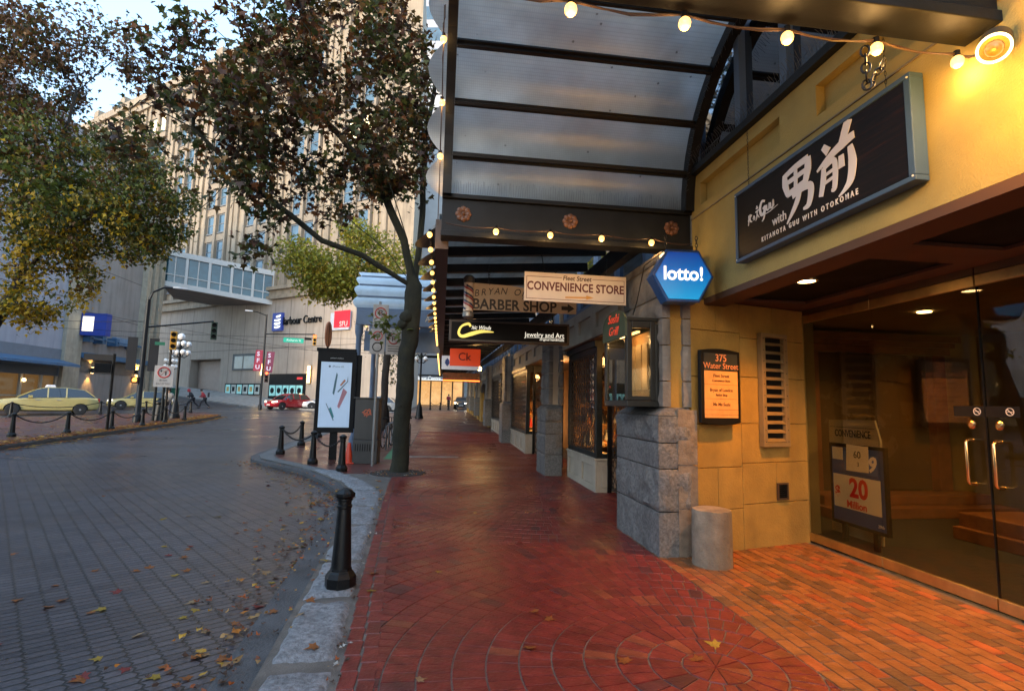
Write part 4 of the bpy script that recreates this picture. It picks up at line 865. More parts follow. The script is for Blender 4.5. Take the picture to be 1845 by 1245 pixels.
# ------------------------------------------------------------------ bollards and chains
def make_bollard(label, loc, group=None):
    t = thing('bollard', label, 'bollard', loc, group=group)
    MB().lathe([(.15, 0), (.15, .09), (.125, .13), (.105, .15), (.105, .17)], n=8).build('base', IRON, t, bevel=.006)
    MB().lathe([(.097, .17), (.066, .72), (.075, .73), (.075, .75), (.066, .757), (.066, .79), (.078, .80), (.078, .815)], n=20).build('shaft', IRON, t, smooth=35)
    MB().lathe([(.078, .815), (.10, .835), (.10, .865), (.05, .90), (.015, .915)], n=8).build('cap', IRON, t, bevel=.004)
    return t
B0 = make_bollard('large black bollard alone on the granite kerb in the foreground', (-.80, 4.88, .015)); B0.scale = (.88, .88, .90)
PB = [(-2.17,12.55,'right end of the chain by the orange cone'), (-3.12,13.93,'directly in front of the advertising panel'), (-4.55,16.25,'at the outer corner of the plaza kerb'), (-4.6,18.75,'second from the plaza corner, left of the advertising panel'), (-4.75,22.0,'seen under the advertising panel'), (-4.9,25.5,'farthest along the plaza edge, behind the advertising panel')]
for x, y, s in PB: dup(B0, (x, y, g(x, y)), label='black plaza bollard '+s)
LBp = [(-14.6,20.5),(-13.95,22.2),(-13.55,24.2),(-13.6,26.6),(-13.75,28.9),(-13.85,31.2)]
nm = ['cut by the left edge of the picture', 'left of the black traffic control box pole', 'beside the black traffic control box pole', 'left of the dark litter bin', 'right beside the litter bin', 'rightmost on the leaf-strewn island']
for (x, y), s in zip(LBp, nm): dup(B0, (x, y, g(x, y)), label='black island bollard '+s)
LB2 = [(-22.6,31.5),(-21.0,36.2),(-19.6,38.6),(-17.5,40.2)]
for (x, y), s in zip(LB2, ['hidden mostly by the yellow taxi', 'in front of the rear of the first taxi', 'in front of the second taxi', 'at the far tip of the island']): dup(B0, (x, y, g(x, y)), label='black far-side island bollard '+s)
FBp = [(-1.1,57.5),(-.05,57.9),(.85,58.3),(1.75,58.6)]
for i, (x, y) in enumerate(FBp): o = dup(B0, (x, y, g(x, y)-.02), label='small far bollard in the row closing the end of the brick sidewalk'); o['group'] = 'far bollards across the sidewalk end'
def sag_chain(a, b, label, group, fine=True, sag=.22, dz=.72):
    A = Vector((a[0], a[1], g(*a)+dz)); Bv = Vector((b[0], b[1], g(*b)+dz)); d = (Bv-A).normalized()*.08; A += d; Bv -= d
    L = (Bv-A).length; n = int(L/.055) if fine else 12
    pts = [A.lerp(Bv, i/n)-Vector((0, 0, sag*4*(i/n)*(1-i/n))) for i in range(n+1)]
    mb = chain_links(MB(), pts, .022, .008) if fine else MB().tube(pts, .022, 6)
    o = tag(mb.build('chain', IRON, smooth=50), label, 'chain', group); return o
for (p, q, s) in ((PB[0], PB[1], 'between the two front plaza bollards by the cone'), (PB[1], PB[2], 'between the advertising panel bollard and the plaza corner'), (PB[2], PB[3], 'running back from the plaza corner bollard')):
    sag_chain(p[:2], q[:2], 'black iron chain '+s, None)
for i, (p, q) in enumerate(zip(LBp, LBp[1:])): sag_chain(p, q, 'sagging black chain on the near side of the island, '+['at the left picture edge', 'left of the control box pole', 'right of the control box pole', 'by the litter bin', 'at its right end'][i], None, False, .28)
for i, (p, q) in enumerate(zip(LB2, LB2[1:])): sag_chain(p, q, 'sagging black chain on the far side of the island, '+['in front of the first taxi', 'between the two taxis', 'at the island tip'][i], None, False, .25)
for p, q in zip(FBp, FBp[1:]): sag_chain(p, q, 'far chain between the bollards closing the end of the sidewalk', 'far chains across the sidewalk end', False, .2)
# ------------------------------------------------------------------ plaza furniture
GREYM = M('cabinet_grey', (.042,.040,.036), .55, var=.2, vs=2, stain=.5)
t = thing('utility_cabinet', 'grey metal utility cabinet with a scrawl of orange graffiti beside the mossy tree', 'cabinet', (-1.86, 14.25, 0), R(-3))
MB().box(-.31, -.25, 0, .31, .25, .60).build('lower_body', GREYM, t, bevel=.01); MB().box(-.30, -.24, .604, .30, .24, 1.64).build('upper_body', GREYM, t, bevel=.012); MB().box(-.34, -.28, 1.642, .34, .28, 1.68).build('lid', GREYM, t, bevel=.01)
q = MB()
for pts in ([(-.1,1.28),(-.02,1.36),(.08,1.30),(.02,1.22),(-.08,1.26)], [(-.06,1.2),(.06,1.38),(.1,1.25)], [(0,1.18),(.02,1.34)], [(-.12,1.3),(.12,1.24)]):
    p, w = smooth_stroke(pts, [.012]*len(pts)); brush(q, p, w, y=-.2445, d=.003)
q.build('graffiti', M('graffiti_orange', (.45,.10,.04), .6), t)
s = MB()
for x in frange(-.24, .24, .06): s.box(x-.012, -.254, .32, x+.012, -.2505, .5)
s.build('slot', BLACK, t)
t = thing('no_parking_post', 'grey steel post carrying three white no parking plates in front of the cabinet', 'sign post', (-1.62, 13.55, 0), R(4))
MB().tube([(0,0,0),(0,0,4.1)], .032, 10).build('post', M('galvanised', (.25,.25,.24), .45, metal=.5, stain=.4), t); RING = M('ring_red', (.40,.04,.03), .5)
def plate(t, x0, x1, z0, z1, rings):
    p = MB().box(x0, -.045, z0, x1, -.037, z1).build('plate', M('sign_plate', (.30,.285,.265), .5, var=.25, vs=6), t, bevel=.003)
    for cx, cz, r, col, mark in rings:
        mb = MB(); mb.tube([(cx+r*math.cos(a), -.047, cz+r*math.sin(a)) for a in (2*math.pi*k/24 for k in range(25))], r*.12, 5, cap=False)
        if mark: mb.bar((cx-r*.7, -.048, cz+r*.7), (cx+r*.7, -.048, cz-r*.7), r*.16, .006)
        mb.build('ring', col, p)
        if mark: text('P' if mark == 1 else 'B', r*1.5, DK, p, cx, cz, -.0455, bold=.003)
    return p
plate(t, -.16, .22, 3.42, 4.02, [(.03, 3.80, .135, RING, 2)]); plate(t, -.20, .16, 2.76, 3.40, [(-.02, 3.22, .11, RING, 1), (-.02, 2.94, .11, DK, 0)]); p = plate(t, .19, .56, 2.76, 3.42, [(.375, 3.16, .125, RING, 1)])
for z in (2.96, 2.9, 2.84): MB().box(.24, -.047, z, .51, -.0455, z+.02).build('text_line', DK, p)
text('NO', .06, DK, p, .375, 3.35, -.0455)
# advertising panel
t = thing('advertising_panel', 'tall black framed illuminated advertising panel with pale blue phone poster behind the bollards', 'billboard', (-2.85, 15.0, .0), R(9))
MB().box(-.52, -.12, .72, .50, .12, 2.92).build('casing', BLACK, t, bevel=.012); MB().box(-.56, -.10, 2.922, .48, .16, 3.0).build('top_cap', BLACK, t, bevel=.008); MB().box(.502, -.02, .82, .64, .2, 2.85).build('side_casing', BLACK, t, bevel=.01)
POST = M('lit_poster', (.40,.52,.66), .35, var=.06, vs=2, emit=.12, ecol=(.42,.58,.80)); MB().box(-.42, -.126, .86, .38, -.1205, 2.62).build('lit_poster', POST, t)
GR = M('poster_grey', (.10,.14,.18), .5); 
for poly, mt in (([(-.09,1.78),(-.05,1.72),(-.02,1.9),(.02,2.28),(-.01,2.34),(-.05,2.1)], M('poster_teal', (.05,.13,.17), .5)), ([(.05,1.42),(.10,1.36),(.29,1.82),(.18,1.92)], M('poster_rose', (.45,.20,.24), .5)), ([(.03,1.82),(.06,1.80),(.30,2.1),(.29,2.26),(.27,2.1)], GR), ([(.09,2.0),(.12,1.97),(.24,2.12),(.20,2.16)], M('poster_copper', (.4,.16,.09), .5)), ([(-.25,1.5),(-.23,1.5),(-.02,1.05),(-.04,1.04)], GR), ([(-.16,1.36),(-.11,1.4),(-.02,1.15),(-.05,1.08)], M('poster_sea', (.03,.22,.25), .5))):
    MB().prism(poly, -.131, -.1265).build('printed_phone', mt, t)
text('iPhone 6S', .075, GR, t, .02, 2.50, -.127); q = MB(); q.ball((-.2, -.1275, 2.50), .03, 10); q.build('printed_emblem', GR, t); text('pattison outdoor', .05, M('pale_letters', (.5,.5,.5), .5), t, -.02, 2.73, -.1215)
MB().box(-.10, -.06, 0, .10, .06, .72).build('leg', BLACK, t)
t = thing('round_sign_post', 'thin edge-on round orange sign on the black stub above the advertising panel', 'sign', (-3.2, 15.25, 3.0)); MB().lathe([(.36, -.02), (.36, .02)], n=24, mat=Matrix.Translation((0, 0, .42)) @ Matrix.Rotation(R(80), 4, 'Z') @ Matrix.Rotation(R(90), 4, 'X') @ Matrix.Diagonal((.6,1,1,1))).build('disc', M('faded_orange', (.35,.13,.06), .5), t); MB().tube([(0,0,0),(0,0,.7)], .03, 6).build('stub', BLACK, t)
t = thing('traffic_cone', 'orange traffic cone between the bollard and the grey cabinet', 'traffic cone', (-2.28, 14.1, 0)); MB().box(-.15,-.15,0,.15,.15,.03).build('base', M('cone_orange', (.62,.05,.015), .45, var=.1), t, bevel=.008); MB().lathe([(.115, .03), (.04, .50), (.03, .52)], n=20).build('cone', M('cone_orange'), t, smooth=40)
# bike rack and bikes behind the cabinet
t = thing('bike_rack', 'grey tubular bike rack hoops on the plaza behind the mossy tree', 'bike rack', (-1.35, 17.6, g(0, 17.6)))
for i in range(3):
    y = i*.9; MB().tube([(-.35, y, 0), (-.35, y, .75), (-.27, y, .86), (.22, y, .86), (.30, y, .75), (.30, y, .0)], .028, 8).build('hoop', M('rack_grey', (.12,.12,.125), .35, metal=.6), t, smooth=50)
def bicycle(label, loc, rz, colr):
    t = thing('bicycle', label, 'bicycle', loc, rz)
    for x in (-.52, .52):
        w = MB(); w.tube([(x+.33*math.cos(a), 0, .34+.33*math.sin(a)) for a in (2*math.pi*k/24 for k in range(25))], .018, 6, cap=False)
        w = w.build('wheel', BLACK, t, smooth=60); sp = MB()
        for k in range(8): a = math.pi*k/8; sp.tube([(x+.32*math.cos(a), 0, .34+.32*math.sin(a)), (x-.32*math.cos(a), 0, .34-.32*math.sin(a))], .003, 3)
        sp.build('spokes', M('spoke_steel', (.3,.3,.3), .3, metal=.8), w)
    f = MB(); bb = (-.08, 0, .30); hd = (.40, 0, .82); st = (-.25, 0, .80); ra = (-.52, 0, .34); fa = (.52, 0, .34)
    for a, b in ((bb, hd), (bb, st), (st, hd), (st, ra), (bb, ra), (hd, fa)): f.tube([a, b], .017, 6)
    f.build('frame', M('bike_'+colr, dict(dark=(.03,.03,.035), red=(.2,.02,.02))[colr], .35), t); MB().tube([(.36, -.28, .98), (.42, -.1, 1.0), (.40, 0, .98), (.42, .1, 1.0), (.36, .28, .98)], .014, 6).build('handlebar', IRON, t); MB().tube([(.40,0,.82),(.40,0,.98)], .016, 6).build('stem', IRON, t)
    MB().loft([[(x, y*w, .94+z) for y, z in ((-1,0),(1,0),(1,.05),(-1,.05))] for x, w in ((-.42,.09),(-.25,.06),(-.12,.02))]).build('saddle', BLACK, t); MB().tube([st, (-.27,0,.94)], .014, 6).build('seat_post', IRON, t)
bicycle('dark bicycle parked behind the grey cabinet by the rack', (-1.75, 18.6, g(0, 18.6)), R(80), 'dark'); bicycle('bicycle leaning at the bike rack behind the tree trunk', (-1.1, 19.2, g(0, 19.2)), R(95), 'red')
tag(strip([(15.2,-1.52),(18.5,-1.55)], [(15.2,-1.2),(18.5,-1.15)], frange(15.2, 18.5, .5), .0, .01).build('green_painted_patch', M('green_patch', (.03,.20,.09), .5, var=.4, vs=6)), kind='structure')
tag(strip([(15.8,-1.0),(16.05,-1.0)], [(15.8,.55),(16.05,.6)], [15.8, 15.9, 16.05], .004, .01).build('concrete_patch', CONC), kind='structure')
mb = MB(); mb.lathe([(.62, -.008), (.62, .0045), (.30, .012), (.2, .012)], (-.88, 12.3, .0), 28); tag(mb.build('tree_pit', M('soil', (.035,.028,.022), .9, var=.5, vs=20, bump=1)), kind='structure')
# multi-globe street lamps
def globe_lamp(label, loc, n=4, h=4.4, lit=False, sc=1):
    t = thing('street_lamp', label, 'street lamp', loc)
    MB().lathe([(.30, 0), (.30, .12), (.24, .25), (.19, .75), (.13, .95), (.10, 1.05), (.075, 1.2), (.06, h-.5), (.09, h-.45), (.05, h-.3), (.05, h)], n=12).build('post', IRON, t, smooth=35)
    GL = M('opal_globe', (.75,.74,.72), .25, var=0)
    for lv, rr, zz in ((0, .42, h-.75), (1, .42, h-.25)) if n > 5 else ((0, .42, h-.35),):
        for k in range(4):
            a = math.pi/4+math.pi/2*k; x, y = rr*math.cos(a), rr*math.sin(a)
            MB().tube([(0, 0, zz-.25), (x*.6, y*.6, zz-.3), (x, y, zz-.16)], .025, 6).build('arm', IRON, t); MB().ball((x, y, zz), .16, 14).build('globe', GL, t, smooth=60)
    MB().ball((0, 0, h+.17), .20, 14).build('globe', GL, t, smooth=60); t.scale = (sc,)*3
    return t
globe_lamp('black multi-globe street lamp standing on the brick sidewalk beyond the tree', (-1.50, 38.3, g(0, 38.3)), 9, 5.0)
globe_lamp('multi-globe street lamp rising behind the no left turn sign on the island', (-15.3, 33.2, g(0, 33.2)), 9, 4.6)
globe_lamp('small globe lamp behind the street light pole at the left building', (-23.5, 49.5, g(0, 49.5)), 9, 4.3)
globe_lamp('white globe street lamp just left of the mossy tree trunk', (-3.0, 30, g(0, 30)), 5, 6.3)
# island poles: street light with mast arm and signal
SGN = M('signal_green', (.02,.045,.03), .5); YEL = M('signal_yellow', (.55,.28,.02), .45)
def signal(parent, x, y, z, mt, lit=None, n=3, rz=0, s=1.0):
    b = MB(); b.box(x-.15*s, y-.12*s, z, x+.15*s, y+.12*s, z+.95*s); b = b.build('signal_head', mt, parent, bevel=.01)
    for k in range(3):
        zz = z+(.16+.31*k)*s; on = lit == k
        c = {2: (1,.06,.02), 1: (1,.4,.03), 0: (.05,.8,.4)}[k]
        lens = M('lens_on_%d' % k, c, .3, var=0, emit=5, ecol=c) if on else BLACK
        l = MB().lathe([(.11*s, 0), (.11*s, .02)], n=14, mat=Matrix.Translation((x, y-.122*s, zz)) @ Matrix.Rotation(R(90), 4, 'X')).build('lens', lens, b)
        MB().loft([[(x+.13*s*math.cos(a), y-.123*s-d, zz+.13*s*math.sin(a)) for a in (math.pi*j/8 for j in range(9))] for d in (0, .18*s)], closed=False, cap=False).build('visor', mt, b)
    return b
t = thing('street_light', 'tall black street light pole with curved lamp arm and signal mast on the island', 'street light', (-15.2, 29.2, g(0, 29.2)), R(23))
MB().lathe([(.2, 0), (.2, .3), (.13, .4), (.10, 6.3)], n=12).build('pole', IRON, t, smooth=40); MB().tube([(0,0,6.2),(.15,0,6.7),(.6,0,7.0),(1.1,0,7.05)], .05, 8).build('lamp_arm', IRON, t); MB().loft([[(x, y*w, 7.02+z) for y, z in ((-1,0),(1,0),(.7,.1),(-.7,.1))] for x, w in ((1.0,.08),(1.3,.16),(1.7,.10))]).build('lamp_head', M('lamp_grey', (.35,.36,.37), .4), t)
MB().tube([(0,0,4.85),(3.0,0,5.45)], .045, 8).build('mast_arm', IRON, t); signal(t, 3.05, 0, 4.45, SGN)
for x in (-.5, .42): MB().loft([[(x-.2, -.01, 2.6),(x+.22, -.01, 2.6),(x+.22,.01,2.6),(x-.2,.01,2.6)], [(x-.2, -.01, 4.3),(x+.22, -.01, 4.3),(x+.22,.01,4.3),(x-.2,.01,4.3)]]).build('banner', M('black_banner', (.016,.016,.018), .7), t)
MB().box(-.42, -.16, 1.95, -.1, .02, 2.28).build('walk_signal_box', M('walk_box', (.05,.015,.01), .5), t); MB().prism([(-.34,2.04),(-.18,2.04),(-.16,2.14),(-.2,2.24),(-.30,2.23),(-.35,2.14)], -.168, -.162).build('walk_hand', M('walk_orange', (1,.3,.03), .4, var=0, emit=4, ecol=(1,.33,.03)), t)
t = thing('no_turn_sign_post', 'dark post with a white no left turn sign on the island', 'sign post', (-14.1, 29.6, g(0, 29.6)), R(22))
MB().tube([(0,0,0),(0,0,4.7)], .06, 8).build('post', IRON, t); signal(t, .08, -.12, 3.75, YEL); MB().box(-.72, -.08, 3.95, -.28, -.06, 4.12).build('street_name_plate', M('plate_green', (.02,.16,.09), .5), t)
p = MB().box(-.62, -.12, 1.80, .22, -.10, 2.90).build('white_plate', M('pale_plate', (.42,.40,.38), .5), t); mb = MB(); mb.tube([(-.2+.26*math.cos(a), -.124, 2.55+.26*math.sin(a)) for a in (2*math.pi*k/24 for k in range(25))], .035, 5, cap=False); mb.bar((-.38,-.124,2.37),(-.02,-.124,2.73), .05, .01); mb.build('red_ring', RING, p)
q = MB(); q.bar((-.12,-.122,2.40),(-.12,-.122,2.62), .05, .008); q.bar((-.12,-.122,2.62),(-.30,-.122,2.62), .05, .008); q.prism([(-.30,2.55),(-.30,2.69),(-.38,2.62)], -.126, -.119); q.build('turn_arrow', DK, p); text('BUSES', .13, DK, p, -.2, 2.14, -.122); text('EXCEPTED', .13, DK, p, -.2, 1.96, -.122)
t = thing('twin_post', 'pair of plain dark posts left of the no left turn post', 'post', (-14.9, 30.4, g(0, 30.4)));
for x in (-.15, .25): MB().tube([(x,0,0),(x,0,2.6)], .07, 8).build('post', IRON, t)
t = thing('control_box_pole', 'black pole carrying a dark traffic control box above the island chain', 'pole', (-13.6, 24.0, g(0, 24)), R(25)); MB().tube([(0,0,0),(0,0,3.15)], .055, 8).build('pole', IRON, t); MB().box(-.62, -.18, 2.35, -.07, .12, 2.72).build('control_box', BLACK, t, bevel=.02); MB().box(-1.0, -.03, 2.85, 0, .03, 3.1).build('blade_sign', M('blade_brown', (.05,.035,.025), .5), t)
t = thing('litter_bin', 'dark tapered litter bin at the island beside the sign posts', 'litter bin', (-15.0, 31.0, g(0, 31))); MB().lathe([(.42, 0), (.40, .1), (.28, .85), (.36, .9), (.36, 1.0), (.2, 1.08)], n=14).build('body', IRON, t, smooth=35); MB().lathe([(.2,1.08),(.2,1.1),(.1,1.2)], n=14).build('lid', BLACK, t)
# far mast by the campus building
t = thing('signal_mast', 'slim dark signal mast with green street name blade before the beige tower base', 'traffic light', (-15.2, 47.5, g(0, 47.5)), R(14))
MB().lathe([(.16, 0), (.16, .4), (.09, .5), (.07, 8.2)], n=10).build('pole', IRON, t, smooth=40); MB().tube([(0,0,6.5),(4.0,0,6.75)], .05, 8).build('mast_arm', IRON, t); MB().tube([(0,0,8.1),(-.7,0,8.35),(-1.2,0,8.4)], .04, 6).build('lamp_arm', IRON, t); MB().loft([[(x, y*.12, 8.36+z) for y, z in ((-1,0),(1,0),(.7,.1),(-.7,.1))] for x in (-1.1,-1.7)]).build('lamp_head', M('lamp_grey'), t)
signal(t, 4.0, -.1, 5.75, YEL, 2); signal(t, .35, -.25, 2.35, M('signal_dark', (.05,.02,.02), .5), 2)
MB().box(1.45, -.03, 5.9, 3.1, .03, 6.3).build('street_name_blade', M('blade_green', (.01,.30,.20), .45, emit=.08, ecol=(.02,.8,.5)), t); text('Richards St', .26, WHITE, t, 2.3, 6.1, -.033); MB().box(3.15, -.03, 6.2, 3.75, .03, 6.42).build('one_way_plate', BLACK, t)
for x, s, z in ((-.75, 'SFU', 0), (.12, 'SFU', -.1)):
    b = MB(); b.loft([[(x+.02*k, -.02, 3.3+z+.3*k), (x+.62+.02*k, -.02, 3.3+z+.3*k), (x+.62+.02*k, .0, 3.3+z+.3*k), (x+.02*k, .0, 3.3+z+.3*k)] for k in range(7)]); b.build('banner', M('banner_plum' if z else 'banner_red', (.16,.025,.06) if z else (.28,.02,.05), .6), t)
    for k, ch in enumerate(s): text(ch, .5, M('banner_letter', (.62,.6,.75), .5), t, x+.33, 4.75+z-.56*k, -.026, bold=.01)
# overhead trolley wires
for i, (a, b, s) in enumerate((((-31,46,8.6),(-8,60,6.3),.3), ((-31,52,7.0),(-3,52,6.4),.2), ((-31,44,6.6),(-2,56,8.2),.3), ((-15.2,29.2,5.4),(-31,41,6.9),.15), ((-30,58,7.6),(-1,50,5.9),.25))):
    tag(MB().tube([Vector(a).lerp(Vector(b), k/10)-Vector((0, 0, s*4*(k/10)*(1-k/10))) for k in range(11)], .016, 4).build('overhead_wire', BLACK), 'thin black overhead trolley wire strung across the intersection', 'wire', 'trolley wires over the intersection')
# ------------------------------------------------------------------ trees
MAPLE = [(0,0),(.10,.06),(.42,.0),(.32,.20),(.50,.42),(.22,.44),(.14,.52),(0,.95),(-.14,.52),(-.22,.44),(-.50,.42),(-.32,.20),(-.42,.0),(-.10,.06)]
OVAL = [(0,0),(.22,.18),(.36,.34),(.16,.42),(0,.9),(-.16,.42),(-.36,.34),(-.22,.18)]
def rough(tm, lim):
    tm.v = [tuple(Vector(v)+noise.noise_vector(Vector(v)*3.5)*.03*k+noise.noise_vector(Vector((v[0]*16, v[1]*16, v[2]*4)))*.016*k) if k else v for v, k in ((v, min(1, max(0, lim-v[2])/1.5)) for v in tm.v)]
def tree(label, base, skel, targets, r0, leaf, lsize, per, palette, seed, bark, dropz=.6, spread=.22, group=None, minr=.006, tipn=4, extra=None):
    """skeleton polylines -> twigs grown to every target point -> leaves round the twig ends"""
    rr = random.Random(seed); P = []; par = []; t = thing('tree', label, 'tree', base, group=group, world=True)
    def addpath(pts, p0):
        i = p0
        for q in pts: P.append(Vector(q)); par.append(i); i = len(P)-1
        return i
    ends = {}
    for key, frm, pts in skel:
        dense = []; a = Vector(pts[0]) if frm is None else P[ends[frm]] if isinstance(frm, str) else Vector(frm)
        src = None if frm is None else ends[frm] if isinstance(frm, str) else None
        if frm is None: P.append(a); par.append(-1); src = len(P)-1; seq = pts[1:]
        else: seq = pts
        for q in seq:
            q = Vector(q); n = max(1, int((q-a).length/(.12 if extra and key == 'trunk' else .3)))
            for k in range(1, n+1):
                w = .04*noise.noise_vector(a.lerp(q, k/n)*1.3); dense.append(a.lerp(q, k/n)+(w if k < n or True else w*0))
            a = q
        ends[key] = addpath(dense, src)
    arr = np.array([tuple(p) for p in P]); main = len(P); cap = len(P)+len(targets)*40; buf = np.zeros((cap, 3)); buf[:len(P)] = arr; nP = len(P); tips = []
    tg = np.array(targets); order = np.argsort([np.min(np.sum((arr[8:]-q)**2, axis=1)) for q in tg])
    lo = int(main*.12)
    for i in order:
        q = tg[i]; d = buf[lo:nP]-q; d2 = np.sum(d*d, axis=1)+ .8*np.maximum(0, d[:, 2])**2*.5; j = int(np.argmin(d2))+lo
        s = P[j]; e = Vector(q); L = (e-s).length
        if L < .15: continue
        n = max(2, int(L/.28)); prev = j; bow = Vector((rr.gauss(0,1), rr.gauss(0,1), rr.gauss(0,1)+.5))*.09*L; path = []
        for k in range(1, n+1):
            u = k/n; p = s.lerp(e, u)+bow*math.sin(math.pi*u)+Vector((rr.gauss(0,.02), rr.gauss(0,.02), rr.gauss(0,.02)))
            P.append(p); par.append(prev); prev = len(P)-1; buf[nP] = p; nP += 1; path.append(prev)
        tips.append(path)
    n = len(P); rad = np.full(n, 0.0); ch = [[] for _ in range(n)]
    for i in range(n):
        if par[i] >= 0: ch[par[i]].append(i)
    for i in range(n-1, -1, -1):
        rad[i] = minr if not ch[i] else (sum(rad[c]**2.25 for c in ch[i]))**(1/2.25)
    k_ = np.clip((rad-minr)/(rad[0]-minr), 0, 1); rad = minr+(r0-minr)*k_**1.75
    tm = MB(); lm = MB(); done = [False]*n
    for i in range(n):
        if par[i] == -1 or done[i]: continue
        chain = [par[i], i]; done[i] = True; c = i
        while ch[c]:
            c = max(ch[c], key=lambda k: rad[k]); chain.append(c); done[c] = True
        rs = [rad[k] for k in chain]; rs[0] = min(rs[0], rs[1]*1.15); big = rs[1] > .05
        if par[chain[0]] == -1: rs[0] = r0*1.18; rs[1] = r0*1.06
        (tm).tube([P[k] for k in chain], rs, 20 if rs[1] > .12 else 8 if big else 4, cap=False)
    if extra: extra(tm)
    if extra: rough(tm, base[2]+5.2)
    tm.build('trunk', bark, t, smooth=70)
    vs = []; fs = []; cs = []; NL = len(leaf)
    def put(p, s, c):
        a = rr.uniform(0, 2*math.pi); til = rr.gauss(0, .65); rl = rr.gauss(0, .5); fold = rr.uniform(.05, .35)
        Mx = Matrix.Rotation(a, 3, 'Z') @ Matrix.Rotation(-.5+til, 3, 'X') @ Matrix.Rotation(rl, 3, 'Y'); o = len(vs)
        for x, y in leaf:
            v = Mx @ Vector((x*s, y*s, -abs(x)*s*fold-y*y*s*.2)); vs.append((p.x+v.x, p.y+v.y, p.z+v.z))
        fs.append(tuple(range(o, o+NL))); cs.append(c)
    for path in tips:
        k0 = max(0, len(path)-tipn); seg = path[k0:]
        base_c = palette(P[seg[-1]], rr)
        for _ in range(per):
            p = P[rr.choice(seg)]+Vector((rr.gauss(0, spread), rr.gauss(0, spread), rr.gauss(-.04, spread*.8)))
            b = rr.uniform(.7, 1.3); c = base_c if rr.random() < .7 else palette(p, rr); put(p, lsize*rr.uniform(.6, 1.15), tuple(x*b for x in c))
    lm.v, lm.f, lm.c = vs, fs, cs; lm.build('crown', MATS['leaf'], t, fixn=False)
    return t
def scatter(n, blobs, rr, avoid=None):
    """random points in a union of ellipsoids (cx,cy,cz,rx,ry,rz,weight), clumped"""
    out = []; tot = sum(b[6] for b in blobs)
    while len(out) < n:
        u = rr.uniform(0, tot)
        for b in blobs:
            u -= b[6]
            if u <= 0: break
        d = Vector((rr.gauss(0,1), rr.gauss(0,1), rr.gauss(0,1))).normalized()*rr.random()**.42
        p = Vector((b[0]+d.x*b[3], b[1]+d.y*b[4], b[2]+d.z*b[5]))
        if noise.noise(p*.75) < -.22: continue
        if avoid and avoid(p): continue
        out.append(tuple(p))
    return out
C_ = lambda *a: a
def pal_main(p, rr):
    u = rr.random()
    if p[2] < 4.1 and p[0] > -2.2: return (.10,.12,.02) if u < .6 else (.16,.14,.03)
    return (.055,.022,.011) if u < .20 else (.08,.048,.013) if u < .42 else (.052,.064,.016) if u < .72 else (.16,.055,.013) if u < .84 else (.09,.095,.018) if u < .94 else (.20,.10,.018)
def burl(tm):
    for p, r in (((-.87,12.36,3.55), .165), ((-.93,12.38,3.38), .13), ((-.90,12.40,1.5), .10)): tm.ball(p, r, 12)
mt_ = [('trunk', None, [(-.90,12.5,-.05),(-.88,12.5,1.6),(-.78,12.5,3.4),(-.72,12.5,4.3)]),
  ('l1', 'trunk', [(-1.25,12.3,4.55),(-1.9,12.0,4.85),(-2.7,11.7,5.05),(-3.5,11.3,5.6),(-4.3,11,6.2)]),
  ('lead', 'trunk', [(-.66,12.5,5.2),(-.62,12.6,6.4),(-.6,12.6,8.0),(-.4,12.6,9.8)]),
  ('l2', 'trunk', [(-1.0,12.4,5.4),(-1.6,12.1,6.6),(-2.5,11.7,7.5),(-3.6,11.2,8.4)]),
  ('l3', 'l1', [(-5.1,10.7,6.9),(-5.9,10.4,7.2)]), ('l4', 'lead', [(-1.2,12.2,10.8),(-2.0,11.9,11.4)]), ('l5', 'trunk', [(-1.4,12.9,5.2),(-2.6,13.6,6.3),(-3.9,14.0,7.6)]),
  ('l6', 'trunk', [(-.9,12.0,5.3),(-1.5,11.0,6.8),(-2.2,10.0,8.0)]), ('l7', 'l1', [(-4.8,11.2,5.7),(-5.3,11.4,5.3)])]
rr = random.Random(11)
over = lambda p: p[0] > -.45 and p[1] < 14 and p[2] < 7.5 or p[0] > .6
tg = scatter(800, [(-1.0,12.2,8.3,.9,1.4,1.0,1.0),(-1.3,11.8,6.6,.8,1.2,.6,.7),(-6.2,11.8,8.8,.9,1.2,.8,.3),(-4.9,11.6,9.0,1.1,1.6,1.0,1),(-3.2,11.7,9.5,1.5,2.0,1.2,2.2),(-1.5,12.2,9.7,1.2,1.6,1.2,1.6),(-5.4,11.2,7.1,.9,1.4,.8,.9),(-3.8,11.4,7.4,1.25,2.0,1.0,2.2),(-2.1,11.8,7.6,1.3,1.9,1.1,1.7),
  (-4.1,11.3,5.8,.9,1.2,.6,.9),(-2.6,11.8,6.4,1.0,1.3,.7,.7),(-1.1,12.2,6.9,.7,1.2,1.0,.6),(-3.9,11.4,4.7,.45,.7,.25,.2),(-6.5,11.2,7.0,.7,1,.5,.28),(-3,11.8,11.2,2.2,2,1.2,1.2)], rr, over)
tg += [(-1.5+rr.gauss(0,.16), 12.7+rr.gauss(0,.2), 3.3+rr.gauss(0,.16)) for _ in range(7)]
T1 = tree('large maple with mossy leaning trunk and dark red-brown autumn leaves beside the brick sidewalk', (-.9, 12.5, 0), mt_, tg, .195, MAPLE, .18, 16, pal_main, 5, MOSS, extra=burl, spread=.15, tipn=6, minr=.008)
def pal_left(p, rr):
    u = rr.random(); h = (p[2]-5)/8+rr.gauss(0, .16)
    if h > .84: return (.10,.042,.016) if u < .5 else (.13,.065,.018) if u < .75 else (.05,.055,.016)
    if h > .20: return (.085,.105,.016) if u < .45 else (.055,.075,.016) if u < .66 else (.20,.15,.016) if u < .85 else (.13,.06,.015)
    return (.50,.31,.015) if u < .66 else (.18,.16,.02) if u < .85 else (.09,.10,.02)
